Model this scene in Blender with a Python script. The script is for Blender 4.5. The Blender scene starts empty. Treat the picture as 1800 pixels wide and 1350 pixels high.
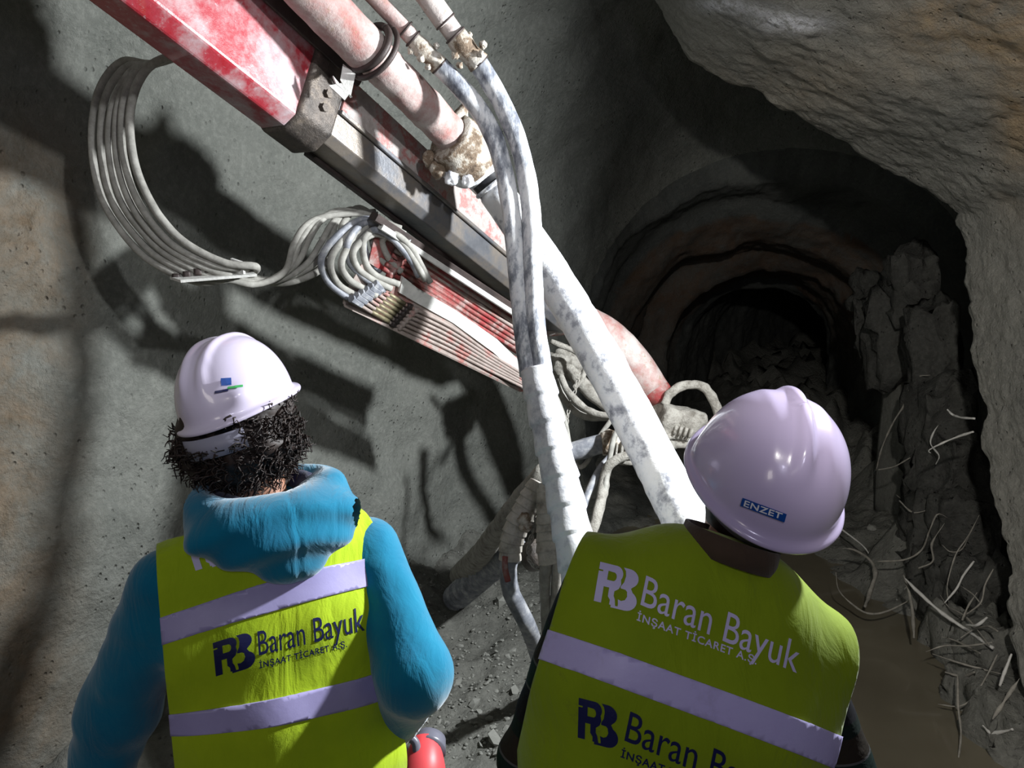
import bpy, bmesh, math, random
import numpy as np
from mathutils import Vector, Matrix
from mathutils.bvhtree import BVHTree
from math import pi, sin, cos, radians as R
random.seed(7)
scene = bpy.context.scene
COL = scene.collection
# ------------------------------------------------------------ camera, world, lamps, exposure
FPX = 1350.0
PITCH = math.atan(225 / 1350)
CAM = Vector((0, 0, 2.0))
cd = bpy.data.cameras.new('camera'); cam = bpy.data.objects.new('camera', cd); COL.objects.link(cam)
cam.location = CAM; cam.rotation_euler = (pi / 2 - PITCH, 0, 0)
cd.sensor_width = 36; cd.lens = 36 * FPX / 1800; cd.clip_start = .05; cd.clip_end = 100
scene.camera = cam
w = bpy.data.worlds.new('world'); scene.world = w; w.use_nodes = True
w.node_tree.nodes['Background'].inputs[0].default_value = (.5, .55, .6, 1)
w.node_tree.nodes['Background'].inputs[1].default_value = .02
scene.view_settings.view_transform = 'Standard'; scene.view_settings.look = 'None'
scene.view_settings.exposure = 0.0; scene.view_settings.gamma = 1.0
scene.view_settings.use_curve_mapping = False

def lamp(name, kind, loc, target, power, color, size=.1, angle=90, blend=.5):
    l = bpy.data.lights.new(name, kind); l.energy = power; l.color = color
    if kind == 'SPOT':
        l.spot_size = R(angle); l.spot_blend = blend; l.shadow_soft_size = size
    elif kind == 'AREA':
        l.size = size
    else: l.shadow_soft_size = size
    o = bpy.data.objects.new(name, l); COL.objects.link(o); o.location = loc
    o.rotation_euler = (Vector(target) - Vector(loc)).to_track_quat('-Z', 'Y').to_euler()
    return o
# work lamp of the machine, up on the right just outside the frame
lamp('work_lamp', 'SPOT', (1.52, 2.08, 2.42), (-.8, 2.65, 1.6), 470, (.93, .97, 1.0), .06, 138, .8)
# second lamp of the carrier, high behind the photographer, aimed at the boom
lamp('carrier_lamp', 'SPOT', (.95, -.35, 3.15), (-1.6, 2.8, 3.1), 150, (.95, .97, 1.0), .05, 72, .5)
# added fill spot, left and behind, to brighten the right-hand wall and pool
lamp('wall_fill', 'SPOT', (.15, -.35, 3.0), (2.3, 2.8, 1.75), 310, (1.0, .96, .90), .06, 66, .5)
# weak bluish-violet fill added behind the camera, and a second weak lamp
lamp('violet_fill', 'AREA', (.35, -1.1, 2.7), (.3, 2.5, 1.3), 7.5, (.80, .78, 1.0), .35)
lamp('side_lamp', 'AREA', (-.9, -1.4, 2.4), (-1.6, 3.0, 1.6), 5, (1.0, .93, .85), .5)

# ------------------------------------------------------------ geometry helpers
def P(px, py, d):
    xc = (px - 900) / FPX * d; yc = -(py - 675) / FPX * d
    f = Vector((0, cos(PITCH), -sin(PITCH))); u = Vector((0, sin(PITCH), cos(PITCH)))
    return CAM + f * d + u * yc + Vector((1, 0, 0)) * xc
def F(px, py, z=0.0):
    a = P(px, py, 1) - CAM
    return CAM + a * ((z - CAM.z) / a.z)
def PL(lst): return [P(*t) for t in lst]

def root_of(o):
    while o.parent: o = o.parent
    return o
def mesh_obj(name, verts, faces, mat=None, parent=None, smooth=True, uv=None):
    """verts in world coordinates; stored relative to the root's location"""
    V = np.array([tuple(v) for v in verts], dtype=float).reshape(-1, 3)
    if parent is not None:
        org = np.array(root_of(parent).location)
    else:
        lo = V.min(0); hi = V.max(0); org = np.array([(lo[0]+hi[0])/2, (lo[1]+hi[1])/2, lo[2]])
    me = bpy.data.meshes.new(name); me.from_pydata((V - org).tolist(), [], [tuple(map(int, f)) for f in faces]); me.update()
    if smooth: me.polygons.foreach_set('use_smooth', [True] * len(me.polygons))
    if mat:
        if isinstance(mat, (list, tuple)):
            for m in mat: me.materials.append(m)
        else: me.materials.append(mat)
    o = bpy.data.objects.new(name, me); COL.objects.link(o)
    if parent is not None: o.parent = parent
    else: o.location = org
    return o
def tag(o, label=None, cat=None, group=None, kind=None):
    if label: o['label'] = label
    if cat: o['category'] = cat
    if group: o['group'] = group
    if kind: o['kind'] = kind
    return o
def thing(name, loc, label, cat, group=None):
    o = bpy.data.objects.new(name, None); COL.objects.link(o); o.location = loc; o.empty_display_size = .1
    return tag(o, label, cat, group)
def struct(o): o['kind'] = 'structure'; return o

# value noise (numpy)
def _h(ix, iy, iz, s):
    n = (ix * 73856093) ^ (iy * 19349663) ^ (iz * 83492791) ^ (s * 2654435761 & 0x7fffffff)
    n = (n ^ (n >> 13)) * 1274126177 & 0x7fffffff
    n = (n ^ (n >> 16)) & 0xffff
    return n.astype(np.float32) / 32767.5 - 1
def vn(x, y, z, s=0):
    x = np.asarray(x, float); y = np.asarray(y, float); z = np.asarray(z, float)
    x, y, z = np.broadcast_arrays(x, y, z)
    ix = np.floor(x).astype(np.int64); iy = np.floor(y).astype(np.int64); iz = np.floor(z).astype(np.int64)
    fx = x - ix; fy = y - iy; fz = z - iz
    fx = fx*fx*(3-2*fx); fy = fy*fy*(3-2*fy); fz = fz*fz*(3-2*fz)
    r = 0
    for a in (0, 1):
        for b in (0, 1):
            for c in (0, 1):
                wgt = (fx if a else 1-fx) * (fy if b else 1-fy) * (fz if c else 1-fz)
                r = r + wgt * _h(ix+a, iy+b, iz+c, s)
    return r
def fbm(x, y, z, oct=3, s=0):
    r = 0; a = 1.0; f = 1.0
    for i in range(oct):
        r = r + a * vn(x*f+i*7.3, y*f+i*3.1, z*f, s+i); a *= .5; f *= 2.03
    return r

def spline(pts, n):
    """Catmull-Rom through pts (tuples of any length), n samples"""
    A = np.array([tuple(p) for p in pts], float); m = len(A)
    if m == 2:
        t = np.linspace(0, 1, n)[:, None]; return A[0]*(1-t)+A[1]*t
    E = np.vstack([2*A[0]-A[1], A, 2*A[-1]-A[-2]])
    seg = np.linalg.norm(np.diff(A[:, :3], axis=0), axis=1)+1e-6; cum = np.concatenate([[0], np.cumsum(seg)])
    out = []
    for s in np.linspace(0, cum[-1], n):
        i = min(np.searchsorted(cum, s, 'right')-1, m-2); t = (s-cum[i])/seg[i]
        p0, p1, p2, p3 = E[i], E[i+1], E[i+2], E[i+3]
        out.append(.5*((2*p1)+(-p0+p2)*t+(2*p0-5*p1+4*p2-p3)*t*t+(-p0+3*p1-3*p2+p3)*t**3))
    return np.array(out)
def frames(C):
    T = np.gradient(C, axis=0); T /= np.linalg.norm(T, axis=1)[:, None]+1e-12
    ref = np.array([0, 0, 1.]) if abs(T[0][2]) < .9 else np.array([1., 0, 0])
    N = np.cross(T[0], ref); N /= np.linalg.norm(N); Ns = [N]
    for i in range(1, len(C)):
        N = Ns[-1] - T[i]*np.dot(Ns[-1], T[i]); N /= np.linalg.norm(N)+1e-12; Ns.append(N)
    Ns = np.array(Ns); return T, Ns, np.cross(T, Ns)
def tube_geo(pts, r, n=24, sides=10, rough=0.0, seed=0, radf=None, straight=False):
    C = spline(pts, n) if not straight else np.array([tuple(p) for p in pts], float)
    n = len(C)
    rr = np.full(n, r, float) if np.isscalar(r) else np.interp(np.linspace(0, 1, n), np.linspace(0, 1, len(r)), r)
    if radf is not None: rr = rr*np.array([radf(i/(n-1)) for i in range(n)])
    T, N, B = frames(C)
    a = np.arange(sides)*2*pi/sides
    V = C[:, None, :] + rr[:, None, None]*(np.cos(a)[None, :, None]*N[:, None, :]+np.sin(a)[None, :, None]*B[:, None, :])
    if rough:
        D = fbm(V[..., 0]*22, V[..., 1]*22, V[..., 2]*22, 3, seed)
        V = V + (V-C[:, None, :])/rr[:, None, None]*D[..., None]*rough
    V = V.reshape(-1, 3)
    Fc = [(i*sides+j, i*sides+(j+1) % sides, (i+1)*sides+(j+1) % sides, (i+1)*sides+j) for i in range(n-1) for j in range(sides)]
    Fc.append(tuple(range(sides))[::-1]); Fc.append(tuple((n-1)*sides+j for j in range(sides)))
    return V, Fc
def tube(name, pts, r, mat, parent=None, **k):
    V, Fc = tube_geo(pts, r, **k); return mesh_obj(name, V, Fc, mat, parent)
def join_geo(L):
    Vs = []; Fs = []; b = 0
    for V, Fc in L:
        V = np.array([tuple(v) for v in V]); Vs.append(V); Fs += [tuple(i+b for i in f) for f in Fc]; b += len(V)
    return np.vstack(Vs), Fs
def sweep_geo(p0, p1, prof, up=(0, 0, 1), n=2, taper=1.0):
    p0 = Vector(p0); p1 = Vector(p1); t = (p1-p0).normalized(); r = t.cross(Vector(up)).normalized(); u = r.cross(t)
    V = []; m = len(prof)
    for i in range(n):
        f = i/(n-1); c = p0.lerp(p1, f); s = 1+(taper-1)*f
        for (a, b) in prof: V.append(c+r*a*s+u*b*s)
    Fc = [(i*m+j, i*m+(j+1) % m, (i+1)*m+(j+1) % m, (i+1)*m+j) for i in range(n-1) for j in range(m)]
    Fc.append(tuple(range(m))[::-1]); Fc.append(tuple((n-1)*m+j for j in range(m)))
    return V, Fc
def chamf(w, h, c):
    return [(w-c, -h), (w, -h+c), (w, h-c), (w-c, h), (-w+c, h), (-w, h-c), (-w, -h+c), (-w+c, -h)]
def bevel(o, wd, seg=2):
    m = o.modifiers.new('bevel', 'BEVEL'); m.width = wd; m.segments = seg; m.limit_method = 'ANGLE'; m.angle_limit = R(30); return o
def slab_geo(quad, th):
    """quad: 4+ coplanar-ish world points; extruded by th along its normal"""
    q = [Vector(v) for v in quad]; n = (q[1]-q[0]).cross(q[2]-q[0]).normalized(); k = len(q)
    V = q+[v+n*th for v in q]
    Fc = [tuple(range(k))[::-1], tuple(range(k, 2*k))]+[(i, (i+1) % k, k+(i+1) % k, k+i) for i in range(k)]
    return V, Fc
def lump_geo(c, s, seed=0, amp=.25, freq=1.5, sub=3, rot=None):
    bm = bmesh.new(); bmesh.ops.create_icosphere(bm, subdivisions=sub, radius=1)
    V = np.array([tuple(v.co) for v in bm.verts]); Fc = [tuple(v.index for v in f.verts) for f in bm.faces]; bm.free()
    d = 1+amp*fbm(V[:, 0]*freq+seed*9.1, V[:, 1]*freq, V[:, 2]*freq, 3, seed)
    V = V*d[:, None]*np.array(s)
    if rot is not None: V = V @ np.array(Matrix(rot)).T
    return V+np.array(tuple(c)), Fc
def block_geo(c, s, seed=0, amp=.15, rot=(0, 0, 0), cuts=4):
    bm = bmesh.new(); bmesh.ops.create_cube(bm, size=2); bmesh.ops.subdivide_edges(bm, edges=bm.edges[:], cuts=cuts, use_grid_fill=True)
    V = np.array([tuple(v.co) for v in bm.verts]); Fc = [tuple(v.index for v in f.verts) for f in bm.faces]; bm.free()
    n = np.linalg.norm(V, axis=1)[:, None]; V = V*(.78+.22*1.3/n)
    for k in range(3): V[:, k] += amp*fbm(V[:, 0]*1.7+seed*5, V[:, 1]*1.7+k*9, V[:, 2]*1.7, 3, seed+k)
    V = V*np.array(s); M = np.array(Matrix.Rotation(rot[2], 3, 'Z') @ Matrix.Rotation(rot[1], 3, 'Y') @ Matrix.Rotation(rot[0], 3, 'X'))
    return V @ M.T+np.array(tuple(c)), Fc

# ------------------------------------------------------------ materials
def new_mat(name):
    m = bpy.data.materials.new(name); m.use_nodes = True; return m, m.node_tree.nodes, m.node_tree.links, m.node_tree.nodes['Principled BSDF']
def ramp(N, L, src, stops):
    r = N.new('ShaderNodeValToRGB'); L.new(src, r.inputs[0]); e = r.color_ramp.elements
    e[0].position = stops[0][0]; e[0].color = (*stops[0][1], 1); e[1].position = stops[-1][0]; e[1].color = (*stops[-1][1], 1)
    for p, c in stops[1:-1]:
        x = e.new(p); x.color = (*c, 1)
    return r.outputs[0]
def nz(N, L, scale, detail=4, rough=.6, vec=None, dist=0.0):
    n = N.new('ShaderNodeTexNoise'); n.inputs['Scale'].default_value = scale; n.inputs['Detail'].default_value = detail
    n.inputs['Roughness'].default_value = rough; n.inputs['Distortion'].default_value = dist
    if vec is not None: L.new(vec, n.inputs['Vector'])
    return n.outputs['Fac']
def coords(N): return N.new('ShaderNodeTexCoord').outputs['Object']
def mapping(N, L, vec, scale, rot=(0, 0, 0)):
    m = N.new('ShaderNodeMapping'); L.new(vec, m.inputs[0]); m.inputs['Scale'].default_value = scale; m.inputs['Rotation'].default_value = rot
    return m.outputs[0]
def mixc(N, L, fac, a, b):
    m = N.new('ShaderNodeMix'); m.data_type = 'RGBA'
    if isinstance(fac, float): m.inputs[0].default_value = fac
    else: L.new(fac, m.inputs[0])
    for sk, v in ((m.inputs[6], a), (m.inputs[7], b)):
        if isinstance(v, tuple): sk.default_value = (*v, 1)
        else: L.new(v, sk)
    return m.outputs[2]
def math_n(N, L, op, a, b=None):
    m = N.new('ShaderNodeMath'); m.operation = op
    for i, v in enumerate((a, b)):
        if v is None: continue
        if isinstance(v, (int, float)): m.inputs[i].default_value = v
        else: L.new(v, m.inputs[i])
    return m.outputs[0]
def bump(N, L, bsdf, h, strength, dist, prev=None):
    b = N.new('ShaderNodeBump'); b.inputs['Strength'].default_value = strength; b.inputs['Distance'].default_value = dist
    L.new(h, b.inputs['Height'])
    if prev is not None: L.new(prev, b.inputs['Normal'])
    L.new(b.outputs[0], bsdf.inputs['Normal']); return b.outputs[0]

def m_shotcrete(name, ca, cb, stain=None, stain2=None, bs=.9, rough=.85, spec=.25):
    m, N, L, B = new_mat(name); c = coords(N)
    f = nz(N, L, 2.2, 6, .65, c); col = ramp(N, L, f, [(.3, ca), (.7, cb)])
    f2 = nz(N, L, 38, 3, .7, c); col = mixc(N, L, ramp(N, L, f2, [(.45, (0, 0, 0)), (.85, (.5, .5, .5))]), col, tuple(min(1, v*1.6) for v in cb))
    # pits
    v = N.new('ShaderNodeTexVoronoi'); v.inputs['Scale'].default_value = 32; L.new(mapping(N, L, c, (1, 1, .8)), v.inputs['Vector'])
    gate = nz(N, L, 6, 3, .6, c)
    pit = ramp(N, L, v.outputs['Distance'], [(.0, (1, 1, 1)), (.22, (0, 0, 0))])
    pit = math_n(N, L, 'MULTIPLY', pit, ramp(N, L, gate, [(.44, (0, 0, 0)), (.58, (1, 1, 1))]))
    if stain:
        a = N.new('ShaderNodeAttribute'); a.attribute_name = 'stain'
        sf = math_n(N, L, 'MULTIPLY', a.outputs['Fac'], ramp(N, L, nz(N, L, 3.5, 6, .75, c, .6), [(.35, (.15,)*3), (.62, (1, 1, 1))]))
        col = mixc(N, L, sf, col, ramp(N, L, nz(N, L, 14, 5, .7, c), [(.3, stain), (.7, stain2 or stain)]))
    a2 = N.new('ShaderNodeAttribute'); a2.attribute_name = 'lime'
    col = mixc(N, L, math_n(N, L, 'MULTIPLY', a2.outputs['Fac'], ramp(N, L, nz(N, L, 22, 5, .8, c), [(.38, (.2,)*3), (.55, (1, 1, 1))])), col, (.75, .76, .80))
    L.new(col, B.inputs['Base Color']); B.inputs['Roughness'].default_value = rough
    B.inputs['Specular IOR Level'].default_value = spec
    h = math_n(N, L, 'ADD', nz(N, L, 60, 5, .75, c), math_n(N, L, 'MULTIPLY', nz(N, L, 17, 4, .6, c), 1.6))
    h = math_n(N, L, 'SUBTRACT', h, math_n(N, L, 'MULTIPLY', pit, 1.6))
    bump(N, L, B, h, bs, .013)
    return m
def m_mix(name, stops, scale=8, rough=.6, metal=0.0, bs=.3, bd=.004, detail=6, stretch=None, dust=None, dusts=9, dustlim=(.5, .62), spec=.5, bscale=None, coat=0.0):
    m, N, L, B = new_mat(name); c = coords(N)
    v = mapping(N, L, c, stretch) if stretch else c
    f = nz(N, L, scale, detail, .68, v); col = ramp(N, L, f, stops)
    if dust:
        df = ramp(N, L, nz(N, L, dusts, 8, .75, c, .4), [(dustlim[0], (0, 0, 0)), (dustlim[1], (1, 1, 1))])
        col = mixc(N, L, df, col, dust)
    L.new(col, B.inputs['Base Color']); B.inputs['Roughness'].default_value = rough; B.inputs['Metallic'].default_value = metal
    B.inputs['Specular IOR Level'].default_value = spec; B.inputs['Coat Weight'].default_value = coat
    bump(N, L, B, nz(N, L, bscale or scale*5, 5, .7, v), bs, bd)
    return m
def m_plain(name, col, rough=.5, metal=0.0, coat=0.0, spec=.5, emit=None):
    m, N, L, B = new_mat(name); B.inputs['Base Color'].default_value = (*col, 1); B.inputs['Roughness'].default_value = rough
    B.inputs['Metallic'].default_value = metal; B.inputs['Coat Weight'].default_value = coat; B.inputs['Specular IOR Level'].default_value = spec
    f = nz(N, L, 120, 3, .6, coords(N)); bump(N, L, B, f, .08, .001)
    return m
def m_fabric(name, ca, cb, rough=.9, weave=900, soil=None, sheen=.2):
    m, N, L, B = new_mat(name); c = coords(N)
    col = ramp(N, L, nz(N, L, 9, 5, .6, c), [(.3, ca), (.7, cb)])
    if soil: col = mixc(N, L, ramp(N, L, nz(N, L, 7, 7, .8, c, .5), [(.63, (0, 0, 0)), (.74, (.8,)*3)]), col, soil)
    L.new(col, B.inputs['Base Color']); B.inputs['Roughness'].default_value = rough; B.inputs['Sheen Weight'].default_value = sheen
    B.inputs['Specular IOR Level'].default_value = .2
    b1 = bump(N, L, B, nz(N, L, 420, 2, .5, c), .25, .0012)
    bump(N, L, B, nz(N, L, 11, 4, .55, mapping(N, L, c, (1.6, 1, .5), (0, .4, .2)), .8), .55, .012, b1)
    return m

M = {}
M['shot'] = m_shotcrete('shotcrete_grey', (.16, .168, .15), (.235, .24, .215), (.13, .095, .06), (.27, .21, .15))
M['shot2'] = m_shotcrete('shotcrete_right', (.19, .19, .17), (.26, .255, .225), (.30, .21, .12), (.46, .34, .20), bs=1.0)
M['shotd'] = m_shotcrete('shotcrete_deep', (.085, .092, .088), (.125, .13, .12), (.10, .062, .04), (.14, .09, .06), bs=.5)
M['mud'] = m_shotcrete('mud_floor', (.12, .12, .105), (.21, .21, .185), bs=1.0, rough=.75, spec=.4)
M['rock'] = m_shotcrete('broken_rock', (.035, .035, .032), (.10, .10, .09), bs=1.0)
M['pillar'] = m_shotcrete('pillar_concrete', (.14, .14, .125), (.19, .19, .17), bs=.5)
M['stone'] = m_mix('stone_grey', [(.3, (.16, .16, .14)), (.7, (.32, .32, .29))], 14, .85)
M['red'] = m_mix('red_paint_scratched', [(.36, (.36, .012, .02)), (.46, (.38, .04, .055)), (.54, (.42, .22, .23)), (.66, (.50, .43, .45))], 5.5, .32, bs=.35, bd=.003, detail=10, bscale=40, dust=(.50, .44, .46), dusts=60, dustlim=(.58, .74), coat=.3)
M['redpipe'] = m_mix('dusty_red_pipe', [(.32, (.36, .13, .11)), (.48, (.40, .29, .27)), (.62, (.52, .46, .43))], 9, .7, bs=.7, bd=.004, detail=9, bscale=60, dust=(.28, .20, .13), dusts=30, dustlim=(.58, .68))
M['dred'] = m_mix('dark_red_paint', [(.35, (.28, .02, .025)), (.52, (.26, .09, .08)), (.66, (.34, .27, .25))], 16, .5, bs=.4)
M['collar'] = m_mix('dirty_steel_collar', [(.3, (.035, .032, .03)), (.55, (.12, .10, .085)), (.75, (.26, .21, .16))], 14, .42, .35, bs=.8, bd=.005, detail=8)
M['steel'] = m_mix('beam_steel_streaked', [(.28, (.07, .075, .085)), (.45, (.18, .185, .20)), (.58, (.29, .25, .21)), (.72, (.34, .33, .33))], 3.0, .36, .55, bs=.4, bd=.003, detail=8, bscale=70)
M['beamtop'] = m_mix('beam_side_dusty', [(.3, (.26, .22, .20)), (.48, (.37, .33, .31)), (.56, (.36, .13, .12)), (.66, (.40, .36, .33))], 11, .65, bs=.7, bd=.004, detail=9, bscale=60)
M['dark'] = m_mix('dark_grimy_steel', [(.3, (.018, .014, .013)), (.7, (.07, .05, .045))], 9, .55, .2, bs=.4)
M['hose'] = m_mix('dusty_hose', [(.3, (.19, .185, .165)), (.52, (.31, .30, .27)), (.75, (.44, .43, .39))], 26, .8, bs=.4, bd=.002, detail=7)
M['hosed'] = m_mix('bluish_hose', [(.3, (.10, .11, .13)), (.5, (.24, .25, .28)), (.7, (.50, .50, .50))], 20, .55, bs=.4, bd=.002, detail=8)
M['pipew'] = m_mix('cement_crusted_pipe', [(.33, (.22, .23, .27)), (.42, (.50, .51, .55)), (.49, (.82, .83, .85)), (.6, (.90, .90, .90))], 17, .5, bs=.7, bd=.004, detail=10, bscale=70)
M['hosew'] = m_mix('splashed_hose', [(.36, (.12, .13, .16)), (.46, (.34, .36, .40)), (.53, (.72, .73, .75)), (.62, (.85, .85, .85))], 13, .45, bs=.6, bd=.003, detail=10, stretch=(1.6, 1, .7), bscale=60)
M['wrap'] = m_mix('white_wrap_tape', [(.34, (.42, .43, .48)), (.5, (.80, .80, .82)), (.7, (.88, .88, .88))], 12, .55, bs=.5, bd=.003, detail=7)
M['wrapd'] = m_mix('dirty_wrap_tape', [(.34, (.24, .22, .19)), (.5, (.45, .42, .37)), (.7, (.58, .55, .50))], 16, .75, bs=.6, bd=.003, detail=7)
M['crust'] = m_mix('dry_cement_crust', [(.32, (.17, .155, .13)), (.5, (.37, .35, .31)), (.7, (.50, .48, .43))], 24, .9, bs=1.0, bd=.008, detail=9)
M['rust'] = m_mix('rusty_coupling', [(.3, (.05, .033, .022)), (.44, (.20, .14, .09)), (.52, (.48, .43, .36)), (.65, (.70, .67, .62))], 17, .7, bs=.9, bd=.006, detail=9)
M['brass'] = m_mix('brass_fitting', [(.3, (.14, .12, .07)), (.7, (.30, .26, .16))], 30, .5, .4)
M['plate'] = m_mix('dusty_sheet_metal', [(.3, (.24, .19, .165)), (.52, (.36, .30, .27)), (.62, (.36, .14, .12)), (.75, (.44, .40, .36))], 10, .6, .1, bs=.4, detail=8)
M['edge'] = m_mix('pale_sheet_edge', [(.3, (.5, .5, .47)), (.7, (.75, .74, .70))], 18, .6, bs=.5)
M['wire'] = m_mix('grey_wire', [(.3, (.17, .16, .14)), (.7, (.36, .34, .29))], 30, .85, bs=.6)
M['wirew'] = m_mix('pale_wire', [(.3, (.45, .44, .41)), (.7, (.66, .65, .61))], 30, .8)
M['skin'] = m_mix('skin', [(.3, (.34, .16, .10)), (.7, (.44, .22, .14))], 14, .5, bs=.1, bd=.001)
M['hair'] = m_mix('dark_curly_hair', [(.3, (.006, .0035, .003)), (.7, (.030, .015, .010))], 40, .6, bs=.1)
M['eye'] = m_plain('eye_white', (.8, .78, .75), .2)
M['vest'] = m_fabric('hi_vis_vest_bright', (.40, .58, .01), (.50, .68, .015), .75, soil=None)
M['vest2'] = m_fabric('hi_vis_vest_soiled', (.25, .36, .006), (.30, .42, .008), .75, soil=(.20, .25, .02))
M['trim'] = m_fabric('vest_binding', (.52, .62, .08), (.6, .68, .1), .7)
M['band'] = m_mix('reflective_band', [(.3, (.40, .36, .66)), (.7, (.50, .46, .78))], 7, .42, .0, bs=.2, bd=.002)  # violet flash return of the tape painted into its base colour
M['band2'] = m_mix('reflective_band_soiled', [(.25, (.42, .38, .62)), (.45, (.60, .55, .92)), (.7, (.64, .60, .96))], 12, .42, .0, bs=.3, bd=.002)  # soiled tape; its bright violet flash return is put into the colour
M['lav'] = m_plain('lavender_print', (.72, .68, .98), .5)  # lettering tinted and lightened like the tape, flash return in the colour
M['navy'] = m_plain('navy_print', (.008, .012, .085), .5)
M['hood'] = m_fabric('teal_sweatshirt', (.0, .17, .31), (.0, .22, .37), .95, sheen=.5)
M['hoodin'] = m_fabric('hood_lining', (.004, .006, .03), (.01, .014, .06), .95)
M['jean'] = m_fabric('dark_trousers', (.015, .018, .03), (.03, .035, .05), .9)
M['boot'] = m_mix('muddy_boot', [(.3, (.02, .02, .02)), (.7, (.14, .13, .11))], 12, .7)
M['helm'] = m_plain('helmet_white', (.66, .60, .76), .25, coat=.4)
M['helm2'] = m_plain('helmet_white_violet', (.60, .52, .76), .22, coat=.4)
M['strap'] = m_plain('helmet_band_grey', (.30, .30, .38), .5)
M['black'] = m_plain('black_plastic', (.012, .012, .014), .4)
M['blue'] = m_plain('blue_print', (.0, .06, .32), .5)
M['green'] = m_plain('green_print', (.06, .45, .12), .5)
M['white'] = m_plain('white_print', (.8, .8, .85), .5)
M['torch'] = m_plain('coral_red_plastic', (.80, .08, .09), .45)
M['torchg'] = m_plain('grey_plastic', (.16, .16, .20), .35)
def m_sleeve():
    m, N, L, B = new_mat('dark_striped_shirt'); c = coords(N)
    s = N.new('ShaderNodeSeparateXYZ'); L.new(c, s.inputs[0])
    f = math_n(N, L, 'FRACT', math_n(N, L, 'MULTIPLY', s.outputs[2], 6.3))
    r = N.new('ShaderNodeValToRGB'); L.new(f, r.inputs[0]); r.color_ramp.interpolation = 'CONSTANT'
    e = r.color_ramp.elements; e[0].position = 0; e[0].color = (.012, .012, .016, 1); e[1].position = .34; e[1].color = (.10, .10, .10, 1)
    for p, q in ((.365, (.008, .022, .018)), (.60, (.10, .10, .10)), (.625, (.028, .022, .016)), (.86, (.009, .018, .014))):
        x = e.new(p); x.color = (*q, 1)
    L.new(r.outputs[0], B.inputs['Base Color']); B.inputs['Roughness'].default_value = .9; B.inputs['Specular IOR Level'].default_value = .2
    bump(N, L, B, nz(N, L, 13, 4, .6, c, .5), .6, .012)
    return m
M['shirt'] = m_sleeve()
M['collarcloth'] = m_fabric('brown_collar', (.05, .035, .022), (.09, .06, .04), .9)
def m_water():
    m, N, L, B = new_mat('turbid_water'); c = coords(N)
    L.new(ramp(N, L, nz(N, L, 1.6, 3, .5, c), [(.35, (.125, .11, .078)), (.7, (.18, .16, .115))]), B.inputs['Base Color'])
    B.inputs['Roughness'].default_value = .09; B.inputs['Specular IOR Level'].default_value = .5
    bump(N, L, B, nz(N, L, 3, 2, .5, c), .12, .01)
    return m
M['water'] = m_water()

# ------------------------------------------------------------ the tunnel
def set_attr(o, name, vals):
    a = o.data.attributes.new(name, 'FLOAT', 'POINT'); a.data.foreach_set('value', np.asarray(vals, dtype=np.float32))
def proj(V):
    V = np.asarray(V)-np.array(CAM); f = np.array([0, cos(PITCH), -sin(PITCH)]); u = np.array([0, sin(PITCH), cos(PITCH)])
    d = V@f; d = np.where(d > .1, d, .1); return 900+V[:, 0]/d*FPX, 675-(V@u)/d*FPX, V@f
def grid_faces(nu, nv, flip=False):
    i, j = np.meshgrid(np.arange(nu-1), np.arange(nv-1), indexing='ij'); a = (i*nv+j).ravel()
    q = np.stack([a, a+1, a+nv+1, a+nv], 1)
    return q[:, ::-1] if flip else q
def displace(G, amps, seed=0):
    """G (nu,nv,3); displace along grid normal"""
    du = np.gradient(G, axis=0); dv = np.gradient(G, axis=1); n = np.cross(du, dv); n /= np.linalg.norm(n, axis=2)[..., None]+1e-9
    d = 0
    for k, (a, s) in enumerate(amps):
        q = fbm(G[..., 0]*s, G[..., 1]*s, G[..., 2]*s, 3, seed+k*11)
        d = d+a*q
    return G+n*d[..., None]
def arch(xl, xr, zs, zc, n):
    cx = (xl+xr)/2; a = (xr-xl)/2; b = zc-zs; t = np.linspace(0, 1, 400)
    X = []; Z = []
    L1 = zs+.3
    for s in np.linspace(0, 1, 60): X.append(xl); Z.append(-.3+s*L1)
    for s in np.linspace(0, pi, 280)[1:-1]: X.append(cx-a*cos(s)); Z.append(zs+b*sin(s)**.92)
    for s in np.linspace(1, 0, 60): X.append(xr); Z.append(-.3+s*L1)
    X = np.array(X); Z = np.array(Z); c = np.concatenate([[0], np.cumsum(np.hypot(np.diff(X), np.diff(Z)))]); q = np.linspace(0, c[-1], n)
    return np.interp(q, c, X), np.interp(q, c, Z)
SEC = [(-3.2, -2.9, 3.2, 2.0, 4.6), (.8, -2.32, 3.2, 2.0, 4.6), (2.3, -1.75, 3.2, 2.0, 4.4), (3.5, -1.05, 3.3, 1.9, 4.1), (4.62, -.40, 3.7, 1.8, 3.85),
       (5.4, .15, 3.9, 1.7, 3.6), (5.95, .52, 3.9, 1.5, 3.25), (6.3, .66, 3.8, 1.15, 2.62), (6.75, .80, 3.66, 1.1, 2.5), (6.95, .98, 3.62, 1.0, 2.32),
       (7.25, 1.15, 3.62, .95, 2.12), (7.9, 1.28, 3.66, .9, 2.08), (8.15, 1.65, 3.7, .85, 1.85), (9.2, 1.9, 3.9, .8, 1.78), (9.6, 2.2, 4.0, .8, 1.6),
       (12, 3.2, 5.2, .8, 1.7), (16, 6.5, 8.6, .8, 1.7)]
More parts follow.
